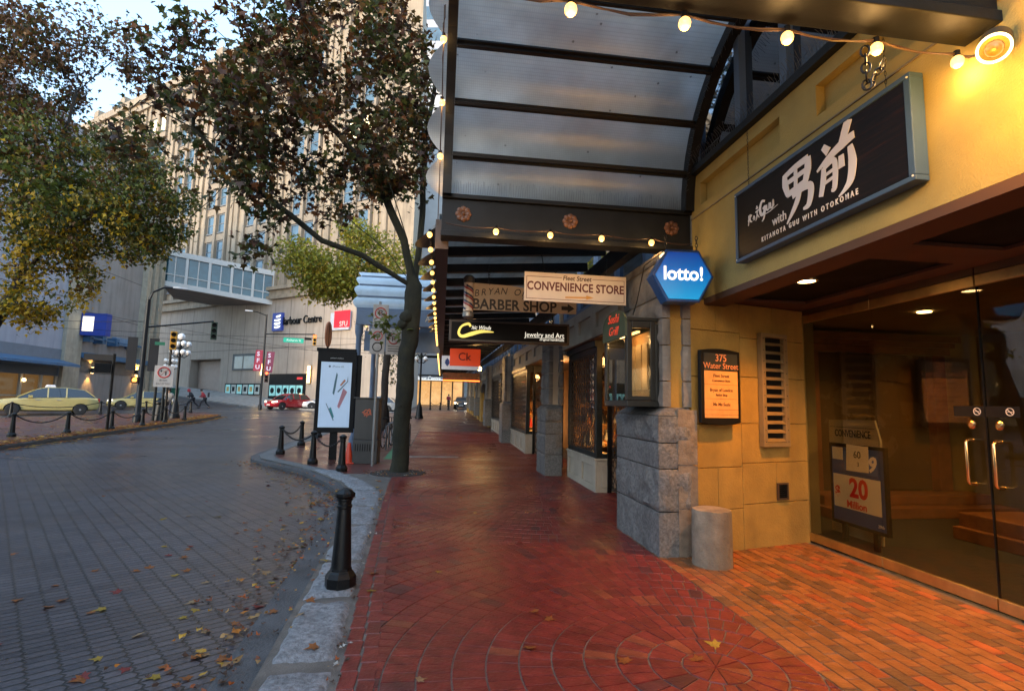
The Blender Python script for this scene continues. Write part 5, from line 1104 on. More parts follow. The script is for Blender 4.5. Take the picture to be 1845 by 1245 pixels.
lt = [('trunk', None, [(-16.6,20.2,-.05),(-16.2,20.3,2.0),(-15.5,20.4,4.0),(-15.0,20.5,5.2)]), ('a', 'trunk', [(-14.2,20.2,6.5),(-13.0,20,7.6),(-11.6,19.6,8.2)]), ('b', 'trunk', [(-15.0,20.8,7.5),(-14.6,21,10),(-14.2,21,13)]),
  ('c', 'trunk', [(-14.0,21.2,6.6),(-12.6,21.6,7.0),(-11.0,21.8,7.6)]), ('d', 'a', [(-10.4,19.4,9.2),(-9.4,19.2,10.0)]), ('e', 'b', [(-12.8,20.6,14.2),(-11.2,20.2,14.6)])]
tg = scatter(1500, [(-15.8,20.5,13.0,2.0,2.6,3.0,3.2),(-15.0,20.5,9.3,2.4,2.6,2.6,3.4),(-12.6,20.4,8.0,2.8,2.6,1.7,3.2),(-10.8,20.4,8.5,1.6,1.8,1.5,1.2),(-13.9,20.4,5.9,1.4,1.6,1.2,1.3),(-13.2,20.2,14.6,2.2,2,1.3,.7),(-11.5,20.2,10.2,1.7,2,1.2,1),(-14.6,20.4,4.5,.8,1,.5,.3)], rr)
tree('autumn tree leaning in from the left edge with green leaves turning yellow below', (-16.6, 20.2, 0), lt, tg, .20, OVAL, .215, 24, pal_left, 6, BARK, spread=.19, tipn=6, minr=.009)
def pal_y(p, rr):
    u = rr.random(); return (.33,.31,.03) if u < .45 else (.20,.225,.03) if u < .8 else (.40,.28,.03)
yt = [('trunk', None, [(-2.75,26,.1),(-2.7,26,3),(-2.6,26,4.6)]), ('a', 'trunk', [(-3.6,25.6,6.0),(-4.9,25.3,7.0),(-6.0,25,7.4)]), ('b', 'trunk', [(-2.5,26,6.2),(-2.3,26,8.2)]), ('c', 'trunk', [(-2.0,25.6,5.8),(-1.4,25.2,7.0)])]
tg = scatter(950, [(-6.9,25.2,8.3,1.1,1.2,.9,.9),(-5.2,25.2,6.9,1.4,1.2,.8,.8),(-3.2,25.8,8.2,2.0,1.9,1.5,2),(-5.3,25.4,7.4,1.8,1.7,1.2,1.8),(-6.2,25.2,7.6,1.2,1.4,.8,.9),(-1.6,25.6,7.6,1.0,1.6,1.2,.5),(-4.2,25.4,9.4,1.4,1.4,.9,.7)], rr)
tree('bright yellow-green tree behind the maple trunk above the blue canopy', (-2.75, 26, .1), yt, tg, .17, OVAL, .22, 16, pal_y, 8, BARK)
def pal_g(p, rr):
    u = rr.random(); return (.06,.07,.018) if u < .5 else (.16,.15,.02) if u < .75 else (.03,.04,.014)
for lb, x, y, bl in (('slim green street tree between the blue columns and the maple trunk', -2.6, 33, [(-2.7,33,4.4,1.0,1,1.7,1)]), ('dark small street tree in front of the beige tower base right side', -4.6, 37, [(-4.6,37,6.6,1.3,1.3,1.6,1)])):
    gz = g(x, y); tree(lb, (x, y, gz), [('trunk', None, [(x,y,gz-.05),(x+.05,y,gz+2.2),(x,y,gz+3.4)]), ('a', 'trunk', [(x-.2,y,gz+5)])], scatter(90, bl, rr), .10, OVAL, .2, 12, pal_g, 9, BARK)
# bare tree behind the camera's left, seen mirrored in the upper windows
# ------------------------------------------------------------------ fallen leaves
def leaf_mesh(name, c, seed):
    q = random.Random(seed); mb = MB(); k = q.uniform(.5, 1.4)
    mb.add([(x, y-.4, .006+.10*abs(x)*k+.05*(y-.4)**2+q.uniform(0,.03)) for x, y in MAPLE], [tuple(range(len(MAPLE)))], c); return mb
kinds = [('orange-brown fallen maple leaf lying wet on the ground', (.30,.10,.02)), ('yellow fallen maple leaf lying on the ground', (.38,.25,.03)), ('dark red fallen maple leaf lying on the ground', (.22,.03,.02)), ('pale tan fallen leaf lying curled on the ground', (.34,.22,.11))]
protos = []
for i, (lb, c) in enumerate(kinds): o = leaf_mesh('fallen_leaf', c, i).build('fallen_leaf', MATS['leaf'], fixn=False); tag(o, lb, 'leaf', lb.replace('leaf lying', 'leaves lying')); protos.append([o, False])
rr = random.Random(21); spots = []
for _ in range(95):
    y = 2.6+8*rr.random()**1.3; spots.append((lin(KO, y)-abs(rr.gauss(0, .8))-.05, y))
for _ in range(40): y = rr.uniform(2.4, 11.5); spots.append((rr.uniform(lin(KL, y)-.2, lin(BL, y)+.15), y))
for _ in range(22): spots.append((rr.uniform(-.7, 2.0), rr.uniform(3.2, 14)))
for _ in range(60): y = rr.uniform(9, 15); spots.append((lin(KO, y)-abs(rr.gauss(0, .5))-.05, y))
for _ in range(14): spots.append((rr.uniform(-7, -1.5), rr.uniform(3, 12)))
for x, y in spots:
    k = rr.choices([0,1,2,3], [.5,.22,.12,.16])[0]; o, used = protos[k]
    if used: o = o.copy(); COL.objects.link(o)
    protos[k][1] = True; ko, kl = lin(KO, y), lin(KL, y)
    o.location = (x, y, -.116 if x < ko else -.03 if x < kl else .012 if x < lin(BL, y) else .004); o.rotation_euler = (rr.gauss(0,.12), rr.gauss(0,.12), rr.uniform(0, 6.28)); s = rr.uniform(.06, .12); o.scale = (s, s, s)
def litter(name, n, f, smin, smax, cols, seed):
    q = random.Random(seed); mb = MB()
    for _ in range(n):
        x, y, z = f(q); s = q.uniform(smin, smax); a = q.uniform(0, 6.28); k = q.uniform(0, .3); b = q.uniform(.6, 1.3); c = q.choice(cols)
        mb.add([(x+s*(u*math.cos(a)-v*math.sin(a)), y+s*(u*math.sin(a)+v*math.cos(a)), z+s*(k*abs(u)+.1*v)+q.uniform(0,.02)) for u, v in OVAL], [tuple(range(len(OVAL)))], tuple(t*b for t in c))
    o = mb.build(name, MATS['leaf'], fixn=False); o['kind'] = 'stuff'; return o
OC = [(.48,.17,.02),(.38,.09,.015),(.58,.32,.04),(.20,.06,.02),(.40,.22,.07)]
def f1(q):
    y = 8+30*q.random(); x = lin(IR, y)-.05-abs(q.gauss(0, .55)) if q.random() < .86 else q.uniform(lin(IL, y)+.3, lin(IR, y)-.3)
    if q.random() < .12: x = lin(IR, y)+abs(q.gauss(0, .25)); return x, y, g(x, y)-.115
    return x, y, g(x, y)+.01
tag(litter('leaf_drift', 5200, f1, .11, .24, OC, 3), 'orange drift of fallen leaves along the island kerb', 'leaves')
def f2(q):
    y = 9.3+6*q.random() if q.random() < .5 else 3+7*q.random(); x = lin(KO, y)-abs(q.gauss(0, .34))+.06; return x, y, -.112 if x < lin(KO, y) else -.03
tag(litter('gutter_leaves', 560, f2, .04, .10, OC+[(.10,.05,.03)]*3, 4), 'brown wet leaves gathered in the gutter at the plaza kerb', 'leaves')
def f3(q):
    if q.random() < .5: y = q.uniform(2.5, 10); x = q.uniform(lin(KO, y), lin(KL, y)+.05) if q.random() < .6 else q.uniform(lin(BL, y)-.1, lin(BL, y)+.02); return x, y, -.025 if x < lin(KL, y) else .0
    a = q.uniform(0, 6.28); r = .3+.5*q.random(); return -.88+r*math.cos(a), 12.3+r*math.sin(a), .01
tag(litter('leaf_crumbs', 420, f3, .018, .06, OC+[(.08,.045,.03)]*4+[(.5,.48,.44)], 5), 'small leaf crumbs and bits along the kerb joint', 'leaves')
# ------------------------------------------------------------------ beige tower across the intersection
TB = M('beige_panels', (.40,.335,.275), .8, var=.10, vs=.6, stain=.35); TS = M('tower_stone', (.33,.265,.19), .8, var=.2, vs=.5, stain=.6); SEAM = M('seam', (.13,.11,.10), .9, var=0)
hd = Vector((-.8, .6, 0)); HA = Vector((-3, 52, 0))
HC = thing('tower_block', 'tall beige stone tower block with pilasters and a blank panelled base across the intersection', 'building', (-3, 52, 0), math.atan2(-.6, .8)+math.pi, None)
# local x runs along -s; use s directly: local +x = hd after rotating by atan2(.6,-.8)
HC.rotation_euler = (0, 0, math.atan2(.6, -.8))     # local x -> hd ; local y -> (-.6,-.8): towards the camera
def hb(mb, s0, s1, z0, z1, y0, y1): mb.box(s0, y0, z0, s1, y1, z1)   # y>0 stands proud of the facade
m1 = MB(); wall_h = 13.2
m1.prism([(.5,0),(30.8,0),(30.8,-20),(15.5,-20)], -1, wall_h, 'xy'); hb(m1, 37.4, 95, -1, wall_h, -20, 0); hb(m1, 30.801, 37.399, 6.4, wall_h, -20, 0); hb(m1, 30.801, 37.399, -1, 6.4, -20, -1.2)
m1.build('base_wall', TB, HC)
sm = MB()
for s in frange(1.5, 93, 2.8):
    if not 30.8 < s < 37.4: hb(sm, s-.03, s+.03, 0, wall_h-.2, .0, .004)
hb(sm, .5, 95, 7.4, 7.46, .0, .005); sm.build('panel_seam', SEAM, HC)
lg = MB(); hb(lg, .3, 95, 13.2, 13.6, -1, .45); hb(lg, .3, 95, 13.601, 14.299, -1, .2); hb(lg, .3, 95, 14.3, 14.7, -1, .5); lg.build('ledge', TS, HC)
tw = MB(); tw.prism([(.7,-.3),(95,-.3),(95,-20),(15.7,-20)], 14.7, 48, 'xy'); hb(tw, .6, 95, 46.2, 46.8, -.299, .3); hb(tw, .6, 95, 48.001, 49.2, -2, .1)
for s in frange(1.5, 90, 8.6): hb(tw, s-.8, s+.8, 49.2, 50.3, -2, .15)
tw.build('tower_wall', TS, HC)
pm = MB()
for k in range(11):
    s = 4.6+8.55*k; hb(pm, s-1.5, s-.9, 14.7, 46.2, -.299, -.1); hb(pm, s-.4, s+.4, 14.7, 46.2, -.299, .0); hb(pm, s+.9, s+1.5, 14.7, 46.2, -.299, -.1)
pm.build('pilaster', TS, HC)
SPAN = M('spandrel', (.28,.225,.165), .8, var=.15, vs=1)
WL = M('lit_window', (1,.85,.5), .4, var=0, emit=1.6, ecol=(1,.78,.4))
q = random.Random(4)
for k in range(6):
    s = 8.9+8.55*k; b = MB()
    for r in range(8): z = 16.0+3.65*r; hb(b, s-2.2, s+2.2, z+2.5, z+3.4, -.299, -.12)
    hb(b, s-.25, s+.25, 14.7, 46.2, -.299, .1); hb(b, s-2.5, s-2.2, 14.7, 46.2, -.299, .12); hb(b, s+2.2, s+2.5, 14.7, 46.2, -.299, .12); b.build('window_bay', SPAN, HC)
    for r in range(8):
        z = 16.0+3.65*r; f = MB()
        for c in (-1, 1):
            a0, a1 = sorted((s+c*.45, s+c*1.95)); hb(f, a0, a1, z+2.3, z+2.42, -.299, -.18); hb(f, a0, a0+.1, z, z+2.3, -.299, -.18); hb(f, a1-.1, a1, z, z+2.3, -.299, -.18); hb(f, a0, a1, z+1.1, z+1.18, -.298, -.2); hb(f, a0-.1, a1+.1, z-.15, z, -.299, -.1)
        f = f.build('window', M('tower_frame', (.16,.17,.18), .6), HC); p = MB()
        for c in (-1, 1): a0, a1 = sorted((s+c*.45, s+c*1.95)); hb(p, a0+.1, a1-.1, z, z+2.3, -.299, -.25)
        p.build('pane', WL if q.random() < .07 else BGLASS, f)
gd = MB(); hb(gd, 31.0, 37.2, 1.9, 6.2, -1.19, -1.0)
for z in frange(2.2, 6.1, .45): hb(gd, 31.0, 37.2, z, z+.05, -1.0, -.97)
gd.build('garage_door', M('garage_pink', (.40,.32,.27), .7, var=.08), HC)
w = MB(); hb(w, 23.6, 28.2, 4.9, 6.9, 0, .12); w = w.build('window', M('dark_frame2', (.04,.045,.05), .5), HC); p = MB(); hb(p, 24.0, 26.0, 5.1, 6.6, .121, .125); hb(p, 26.2, 27.8, 5.1, 6.6, .121, .125); p.build('pane', BGLASS, w)
w = MB(); hb(w, 14.8, 21.0, 1.5, 4.4, 0, .10); w = w.build('shop_window', BLACK, HC)
TEAL = M('poster_teal_lit', (.25,.55,.55), .5, var=.3, vs=2, emit=.15, ecol=(.3,.7,.7)); ORG = M('poster_gold', (.55,.35,.1), .5, var=.3)
for k in range(5): p = MB(); hb(p, 15.2+1.15*k, 16.2+1.15*k, 1.9, 3.1, .101, .13); p.build('window_poster', TEAL, w); r_ = MB(); r_.lathe([(.33, 0), (.33, .02)], n=12, mat=Matrix.Translation((15.7+1.15*k, .131, 2.5)) @ Matrix.Rotation(R(-90), 4, 'X')); r_.build('poster_disc', BLACK, w)
p = MB(); hb(p, 15.3, 16.2, 3.75, 4.0, .101, .12); p.build('red_tab', M('red_tab', (.5,.03,.03), .5, emit=.3), w)
pb = MB(); hb(pb, 22.4, 29.4, 1.95, 3.3, 0, .08); pb = pb.build('poster_board', BLACK, HC)
for k in range(6): p = MB(); hb(p, 22.65+1.13*k, 23.55+1.13*k, 2.05, 3.15, .081, .1); p.build('poster', TEAL if k % 2 else M('poster_pale', (.5,.55,.5), .5, var=.3), pb); r_ = MB(); hb(r_, 22.85+1.13*k, 23.35+1.13*k, 2.35, 2.9, .101, .115); r_.build('poster_picture', BLACK if k % 2 == 0 else ORG, pb)
def on_wall(name, label, cat, s, z):
    p = HA+hd*s+Vector((-.6, -.8, 0))*.02; t = thing(name, label, cat, (p.x, p.y, z), math.atan2(.6, -.8)+math.pi); return t   # local x to the right seen from the street, -y outward
t = on_wall('building_name_sign', 'blue emblem and dark letters reading Harbour Centre on the beige tower base', 'sign', 17.0, 10.35)
MB().box(-3.9, -.3, -.95, -2.2, 0, 1.15).build('emblem_box', M('emblem_navy', (.02,.04,.22), .4, emit=.1, ecol=(.05,.1,.5)), t); e = MB()
for i, (a, z) in enumerate(((.9, .75), (0, .3), (0, -.1), (.1, -.5))): pp, ww = smooth_stroke([(-3.5+a*.4, z), (-3.1, z-.06), (-2.6, z+.02), (-2.45, z+.14)], [.1, .13, .13, .05]); brush(e, pp, ww, y=-.33, d=.028)
e.build('emblem_stripe', M('sign_glow_white', (.9,.9,.85), .4, var=0, emit=.5), t); text('Harbour Centre', 1.3, BLACK, t, .75, .1, -.12, ext=.05, sx=.80)
t = on_wall('campus_sign', 'red and grey square sign reading SFU on the beige tower base', 'sign', 9.7, 9.9); MB().box(-1.5, -.3, -.9, 1.3, 0, 1.0).build('grey_box', M('campus_grey', (.45,.48,.55), .5), t); MB().box(-.9, -.34, -.65, 1.45, -.301, 1.15).build('red_panel', M('campus_red', (.50,.02,.035), .4, emit=.25, ecol=(.7,.02,.04)), t); text('SFU', .75, WHITE, t, .55, -.3, -.345)
for s, z, a in ((22.3, 5.0, 'left of the signal mast'), (14.2, 4.1, 'behind the advertising panel top')):
    t = on_wall('wall_lantern', 'tall glowing wall lantern on the beige base, '+a, 'lamp', s, z-.8); MB().box(-.22, -.18, 0, .22, 0, 2.0).build('frame', BRASS, t)
    for k in range(4): MB().box(-.19, -.24, .08+.48*k, .19, -.181, .5+.48*k).build('lantern_glass', M('lantern_glow', (1,.8,.4), .4, var=0, emit=3, ecol=(1,.72,.3)), t)
    light('lantern_light', 'POINT', (0, -.5, 1), 40, (1,.65,.3), t, .2)
# pavement in front of the tower
mb = MB(); n = 24; vs = []
for i in range(n+1):
    p = HA+hd*(-2+60*i/n)
    for d in (0, 5.5): r_ = p+Vector((-.6, -.8, 0))*d; vs.append((r_.x, r_.y, g(r_.x, r_.y)+.03))
mb.add(vs+[(x, y, z-.2) for x, y, z in vs], [(2*i, 2*i+1, 2*i+3, 2*i+2) for i in range(n)]+[(2*i+1, 2*i+3, 2*i+3+2*n+2, 2*i+1+2*n+2) for i in range(n)]); tag(mb.build('far_pavement', CONC, fixn=False), kind='structure')
mb = MB()
for a, b, w in (((-24,45.0),(-6,51.0),.25),((-26,49.5),(-6.5,55),.25)):
    d = Vector((b[0]-a[0], b[1]-a[1], 0)).normalized(); s = Vector((-d.y, d.x, 0))*w; k = 10
    vs = []
    for i in range(k+1):
        x, y = a[0]+(b[0]-a[0])*i/k, a[1]+(b[1]-a[1])*i/k; vs += [(x+s.x, y+s.y, g(x, y)-.108), (x-s.x, y-s.y, g(x, y)-.108)]
    mb.add(vs, [(2*i, 2*i+1, 2*i+3, 2*i+2) for i in range(k)])
tag(mb.build('road_marking', M('worn_paint', (.42,.42,.42), .6, var=.3, vs=4)), kind='structure')
# skybridge
SB = thing('skybridge', 'enclosed glazed skybridge with white frames spanning from the grey building to the beige tower', 'skybridge', (-31, 61.6, 13.9), world=True)
A = Vector((-31, 61.8, 13.7)); Bq = Vector((-20.3, 65.2, 12.6)); dd = (Bq-A); dl = dd.length; nrm = Vector((dd.y, -dd.x, 0)).normalized(); back = -nrm*9; H4 = 4.0
SBW = M('bridge_white', (.52,.50,.47), .6, var=.06); P_ = lambda u, z, o=0: A+dd*u+Vector((0, 0, z))+nrm*o
def slab(mb, z0, z1, o0, o1, u0=0, u1=1): mb.loft([[P_(u, z0, o0), P_(u, z0, o1), P_(u, z1, o1), P_(u, z1, o0)] for u in (u0, u1)])
mb = MB(); slab(mb, 0, .55, 0, .25); slab(mb, 3.5, 4.1, 0, .25); slab(mb, 1.35, 1.45, 0, .12); mb.build('spandrel_band', SBW, SB)
for k in range(6): mb = MB(); u = k/5; slab(mb, .551, 3.499, -.02, .22, max(0, u-.012), min(1, u+.012)); mb.build('mullion', SBW, SB)
for k in range(5):
    mb = MB(); u = (k+.5)/5; slab(mb, .551, 1.349, 0, .1, u-.005, u+.005); slab(mb, 1.451, 3.499, 0, .1, u-.005, u+.005); f = mb.build('window', SBW, SB); mb = MB(); slab(mb, .552, 3.498, -.05, -.02, k/5+.013, (k+1)/5-.013); mb.build('pane', M('bridge_glass', (.02,.065,.085), .08, var=.6, vs=.7, spec=.7), f)
mb = MB(); slab(mb, .05, .12, -9, -.001); mb.build('underside', M('bridge_soffit', (.17,.14,.125), .8, var=.1), SB); mb = MB(); slab(mb, 3.6, 4.0, -9, -.001); slab(mb, .13, 3.59, -9, -8.9); mb.build('roof', SBW, SB)
mb = MB()
for o in (-2.2, -4.4, -6.6): slab(mb, .035, .048, o-.05, o)
mb.build('seam', SEAM, SB)
# left grey building
GB = thing('grey_building', 'long grey concrete building with ribs and blue awnings left of the intersection', 'building', (-31, 50, 0), world=True)
G1 = M('grey_panel', (.27,.25,.235), .8, var=.14, vs=.5, stain=.4); G2 = M('pale_panel', (.33,.33,.37), .8, var=.12, vs=.5, stain=.3); G3 = M('ochre_rib', (.38,.33,.25), .8, var=.15, stain=.4); BLU = M('blue_awning', (.05,.13,.24), .5, var=.2)
MB().box(-60, 49.6, -1, -31, 58.0, 24).build('wall', G1, GB); MB().box(-60, 58.001, -1, -30.9, 61.9, 24.2).build('corner_wall', G3, GB); MB().box(-60, 36, 5.2, -31.05, 47.6, 24).build('wall', G2, GB); MB().box(-60, 47.601, -1, -30.75, 49.599, 24.3).build('rib', G3, GB)
for y in (58.4, 59.7, 61.0): MB().box(-30.899, y-.35, 0, -30.5, y+.35, 23.5).build('rib', G3, GB)
b = MB()
for z in (8.7, 12.8, 17): b.box(-30.999, 49.6, z, -30.99, 57.99, z+.06)
b.box(-31.049, 36, 9.5, -31.04, 47.6, 9.56); b.build('seam', SEAM, GB)
MB().box(-60, 36, 3.0, -31.0, 47.6, 5.19).build('sign_band', M('blue_grey_band', (.16,.18,.21), .6, var=.1), GB); MB().loft([[(-31, y, 4.1), (-29.4, y, 3.75), (-29.4, y, 3.95), (-31, y, 4.35)] for y in (36, 47.5)]).build('awning', BLU, GB); MB().box(-31, 49.7, 4.7, -30.3, 61.0, 5.15).build('awning', BLU, GB)
MB().box(-31.2, 36, 3.01, -30.999, 47.5, 3.7).build('fascia', M('navy_fascia', (.03,.06,.10), .5), GB)
f = MB()
for y in (36.2, 38.8, 41.3, 43.6, 45.6, 47.2): f.box(-31.1, y, -.5, -30.95, y+.22, 3.0)
f.box(-31.1, 36, 1.35, -30.97, 45.6, 1.45); f = f.build('shopfront', G3, GB); MB().box(-31.3, 36, -.5, -31.15, 47.6, 3.0).build('pane', M('lit_shop_glass', (.06,.04,.02), .08, var=.4, vs=1, emit=.06, ecol=(1,.5,.15)), f)
for y in (49.9, 51.6, 53.6, 56.4): b = MB(); b.box(-31, y-.25, 6.1, -30.2, y+.25, 6.8); b.box(-30.3, y, 6.35, -30.1, y+1.4, 6.5); b.build('awning_bracket', BLU, GB)
MB().box(-30.98, 54.0, 6.3, -30.6, 57.5, 7.0).build('blue_sign_band', M('faded_blue', (.15,.24,.36), .5, var=.2), GB)
MB().box(-30.98, 49.7, 3.5, -30.94, 57.9, 4.69).build('dark_band', M('dark_wall', (.15,.13,.11), .8, var=.15), GB)
t = thing('blue_projecting_sign', 'blue box sign with a glowing white and yellow panel projecting from the grey building', 'sign', (-30.7, 49.4, 6.6), 0); MB().box(0, -.35, 0, 2.0, .35, 1.9).build('casing', M('sign_royal', (.015,.04,.24), .4, emit=.03, ecol=(.03,.08,.6)), t); MB().box(.15, -.4, .35, 1.0, -.351, 1.6).build('lit_panel', M('panel_glow', (1,.9,.7), .4, var=0, emit=.8, ecol=(1,.85,.55)), t)
def sconce(label, y, z):
    t = thing('wall_sconce', label, 'lamp', (-30.9, y, z)); MB().lathe([(.12, -.25), (.15, -.2), (.15, .2), (.12, .25)], (.2, 0, 0), 12).build('body', IRON, t); MB().box(.02, -.05, -.05, .2, .05, .05).build('bracket', IRON, t)
    for s in (1, -1): MB().lathe([(.11, 0), (.11, .01)], (.2, 0, .26*s), 10).build('lamp_disc', M('sconce_glow', (1,.6,.25), .4, var=0, emit=10, ecol=(1,.55,.2)), t); light('sconce_light', 'SPOT', (.25, 0, .3*s), 160, (1,.5,.12), t, .05, R(75), .6, rot=(R(180) if s > 0 else 0, R(10)*(1 if s < 0 else -1), 0))
sconce('up and down wall sconce glowing orange on the grey wall', 51.2, 3.7); sconce('second orange wall sconce by the far corner of the grey building', 58.0, 3.9)
t = thing('shop_pendant', 'glowing pendant lamp inside the shopfront at far left', 'lamp', (-30.9, 43.9, 2.55)); MB().ball((0,0,0), .12, 10).build('globe', M('warm_globe'), t); MB().tube([(0,0,.1),(0,0,.5)], .01, 4).build('cord', BLACK, t)
t = thing('green_bin', 'small green bin at the far corner of the grey building', 'bin', (-29.2, 62.5, g(-29.2, 62.5)-.1)); MB().loft([[(x*w, y*w, z) for x, y in ((-.5,-.4),(.5,-.4),(.5,.4),(-.5,.4))] for z, w in ((0,.85),(1.2,1))]).build('body', M('bin_green', (.02,.12,.07), .5), t); MB().box(-.55,-.45,1.2,.55,.45,1.28).build('lid', M('bin_green'), t)
# glass tower behind
t = thing('glass_tower', 'pale blue glass office tower rising behind the beige tower, seen through the maple leaves', 'building', (-9, 92, 0), R(-10)); MB().box(-20, 0, 0, 8, 20, 110).build('wall', M('tower_concrete', (.35,.36,.40), .7, var=.1, vs=.3), t)
for k in range(14): MB().box(-20.1, -.05, 42+4.2*k, 8.1, .0, 44.6+4.2*k).build('window_band', BGLASS, t)
b = MB()
for _ in range(24): x = q.uniform(-19, 7); z = 43+4.2*q.randrange(12); b.box(x, -.08, z, x+.9, -.051, z+.5)
b.build('office_light', M('lit_window'), t)
# office building closing the street
OB = thing('office_building', 'pale concrete office building with warm lit upper windows and lobby at the street end', 'building', (-4, 84, g(0, 84)), 0)
LW = M('warm_lit_window', (1,.55,.2), .4, var=.4, vs=.8, emit=.8, ecol=(1,.5,.16)); CB = M('pale_concrete', (.48,.47,.46), .8, var=.1, vs=.4)
MB().box(-8, 1, -2, 22, 16, 60).build('core', CB, OB); MB().box(-8, -.5, 4.6, 22, .999, 7.2).build('concrete_band', CB, OB); MB().box(-8, -.4, 7.6, 22, .99, 10).build('concrete_band', CB, OB); MB().box(-8, .5, 7.2, 22, .98, 7.6).build('shadow_gap', BLACK, OB)
MB().box(-8, .6, 10.01, 22, .98, 18).build('lit_window', LW, OB); f = MB()
for x in frange(-7, 21, 2.0): f.box(x, .3, 10.01, x+.25, .6, 18)
f.box(-8, .35, 14, 22, .59, 14.3); f.build('window_frame', M('brown_frame', (.10,.06,.035), .5), OB)
MB().box(-8, -2.5, 3.6, 6, .98, 4.2).build('lobby_canopy', CB, OB); MB().box(-8, .7, -1, 22, .98, 3.6).build('lobby_window', M('lobby_glow', (1,.7,.35), .3, var=.6, vs=.7, emit=.38, ecol=(1,.50,.16)), OB); f = MB()
for x in frange(-8, 21, 1.7): f.box(x, .4, -1, x+.2, .69, 3.6)
f.build('lobby_mullion', M('brown_frame'), OB); text('Harbour Centre', .85, M('sign_glow_white'), OB, 1.6, 3.9, -2.55, sx=.8)
MB().box(-8, -2.55, 3.65, 6, -2.501, 3.75).build('light_line', M('sign_glow_white'), OB)
t = thing('corner_building', 'grey stone corner building at the far right end of the street', 'building', (5.5, 78, g(0, 78)), 0); MB().box(-2.2, 0, -2, 20, 20, 30).build('wall', CONC, t)
for k in range(5): MB().box(-1.6, -.05, 1.5+4*k, .2, .0, 4+4*k).build('window', BGLASS, t)
# ------------------------------------------------------------------ vehicles
TYRE = M('tyre', (.015,.015,.016), .8); RIM = M('rim', (.35,.35,.36), .35, metal=.7); HEADL = M('headlamp', (.8,.78,.7), .2, var=0, emit=.8); TAIL = M('tail_red', (.4,.01,.01), .3)
def car(name, label, loc, rz, paint, L=4.5, Hh=1.5, lit=True, taxi=False):
    t = thing(name, label, 'car', loc, rz); k = L/4.5; hh = Hh/1.5
    st = [(-2.22,.38,.80,.72),(-2.12,.26,.92,.82),(-1.6,.20,.98,.88),(-.6,.19,.96,.90),(.4,.19,.93,.90),(1.1,.20,.90,.89),(1.7,.22,.82,.86),(2.1,.26,.70,.76),(2.24,.34,.58,.62)]
    rings = []
    for x, zb, zt, w in st:
        rings.append([(x*k, y*w, z*hh) for y, z in ((-.8,zb),(-.96,zb+.08),(-1,.5),(-.97,zt-.08),(-.86,zt),(0,zt+.03),(.86,zt),(.97,zt-.08),(1,.5),(.96,zb+.08),(.8,zb))])
    MB().loft(rings).build('body', paint, t, smooth=40)
    gl = [(-2.0,.95,1.0,.74,.70),(-1.55,.97,1.36,.80,.64),(-.7,.95,1.47,.84,.62),(.1,.93,1.46,.84,.62),(.55,.91,1.32,.83,.64),(1.2,.88,.93,.80,.76)]
    MB().loft([[(x*k, -w0, zb*hh), (x*k, -w1, zt*hh), (x*k, w1, zt*hh), (x*k, w0, zb*hh)] for x, zb, zt, w0, w1 in gl]).build('cabin_glass', DGLASS, t, smooth=30)
    rf = MB().loft([[(x*k, -w1-.02, (zt-.05)*hh), (x*k, -w1*.8, (zt+.025)*hh), (x*k, w1*.8, (zt+.025)*hh), (x*k, w1+.02, (zt-.05)*hh)] for x, zb, zt, w0, w1 in gl[1:5]], closed=True).build('roof', paint, t, smooth=40)
    pl = MB()
    for s in (-1, 1):
        for (a, b) in ((gl[1], gl[0]), (gl[4], gl[5])): pl.bar((a[0]*k, s*a[4], a[2]*hh), (b[0]*k, s*(b[3]-.02), b[2]*hh), .07, .04)
        for x, zt in ((-.75, 1.44), (.02, 1.44)): pl.bar((x*k, s*.64, zt*hh), (x*k, s*.87, .93*hh), .07, .03)
    pl.build('pillar', paint, t)
    for x in (-1.38*k, 1.36*k):
        for s in (-1, 1):
            Wm = Matrix.Translation((x, s*.80, .325)) @ Matrix.Rotation(R(90)*s*-1, 4, 'X')
            w = MB().lathe([(.22, 0), (.325, .0), (.335, .03), (.335, .11), (.31, .125), (.22, .125)], n=24, mat=Wm).build('wheel', TYRE, t, smooth=40)
            rm = MB(); rm.lathe([(.22, .06), (.22, .11), (.06, .12), (.05, .135)], n=20, mat=Wm)
            rm.build('rim', RIM, w, smooth=30)
            ar = MB().loft([[(x+r*math.cos(a), s*y, .325+r*math.sin(a)) for a in (math.pi*j/12 for j in range(13))] for r, y in ((.335, .885), (.40, .905))], closed=False, cap=False); ar.build('wheel_arch', BLACK, t)
    for s in (-1, 1):
        MB().loft([[(2.20*k, s*.42, .60*hh), (2.20*k, s*.42, .70*hh)], [(2.14*k, s*.66, .63*hh), (2.14*k, s*.66, .77*hh)], [(1.86*k, s*.84, .68*hh), (1.86*k, s*.82, .80*hh)]], closed=False, cap=False).build('headlight', HEADL if lit else RIM, t)
        MB().box(-2.22*k, s*.6-.15, .72*hh, -2.12*k, s*.6+.15, .90*hh).build('tail_light', TAIL, t); MB().box(.62*k, s*.92-.09, .92*hh, .80*k, s*.92+.09, 1.04*hh).build('mirror', paint, t)
        for x in (-.45, .42): MB().box((x-.1)*k, s*.905-.012, .78*hh, (x+.1)*k, s*.905+.012, .81*hh).build('door_handle', RIM, t)
    b = MB(); b.box(2.16*k, -.5, .30*hh, 2.235*k, .5, .46*hh); b.build('grille', BLACK, t); MB().box(2.236*k, -.25, .38*hh, 2.25*k, .25, .48*hh).build('number_plate', WHITE, t)
    if taxi: MB().loft([[(-.35, y, 1.49*hh), (.15, y, 1.49*hh), (.08, y, 1.62*hh), (-.28, y, 1.62*hh)] for y in (-.5, .5)]).build('roof_sign', M('taxi_lamp', (.6,.6,.62), .4, emit=.15), t, bevel=.02)
    return t
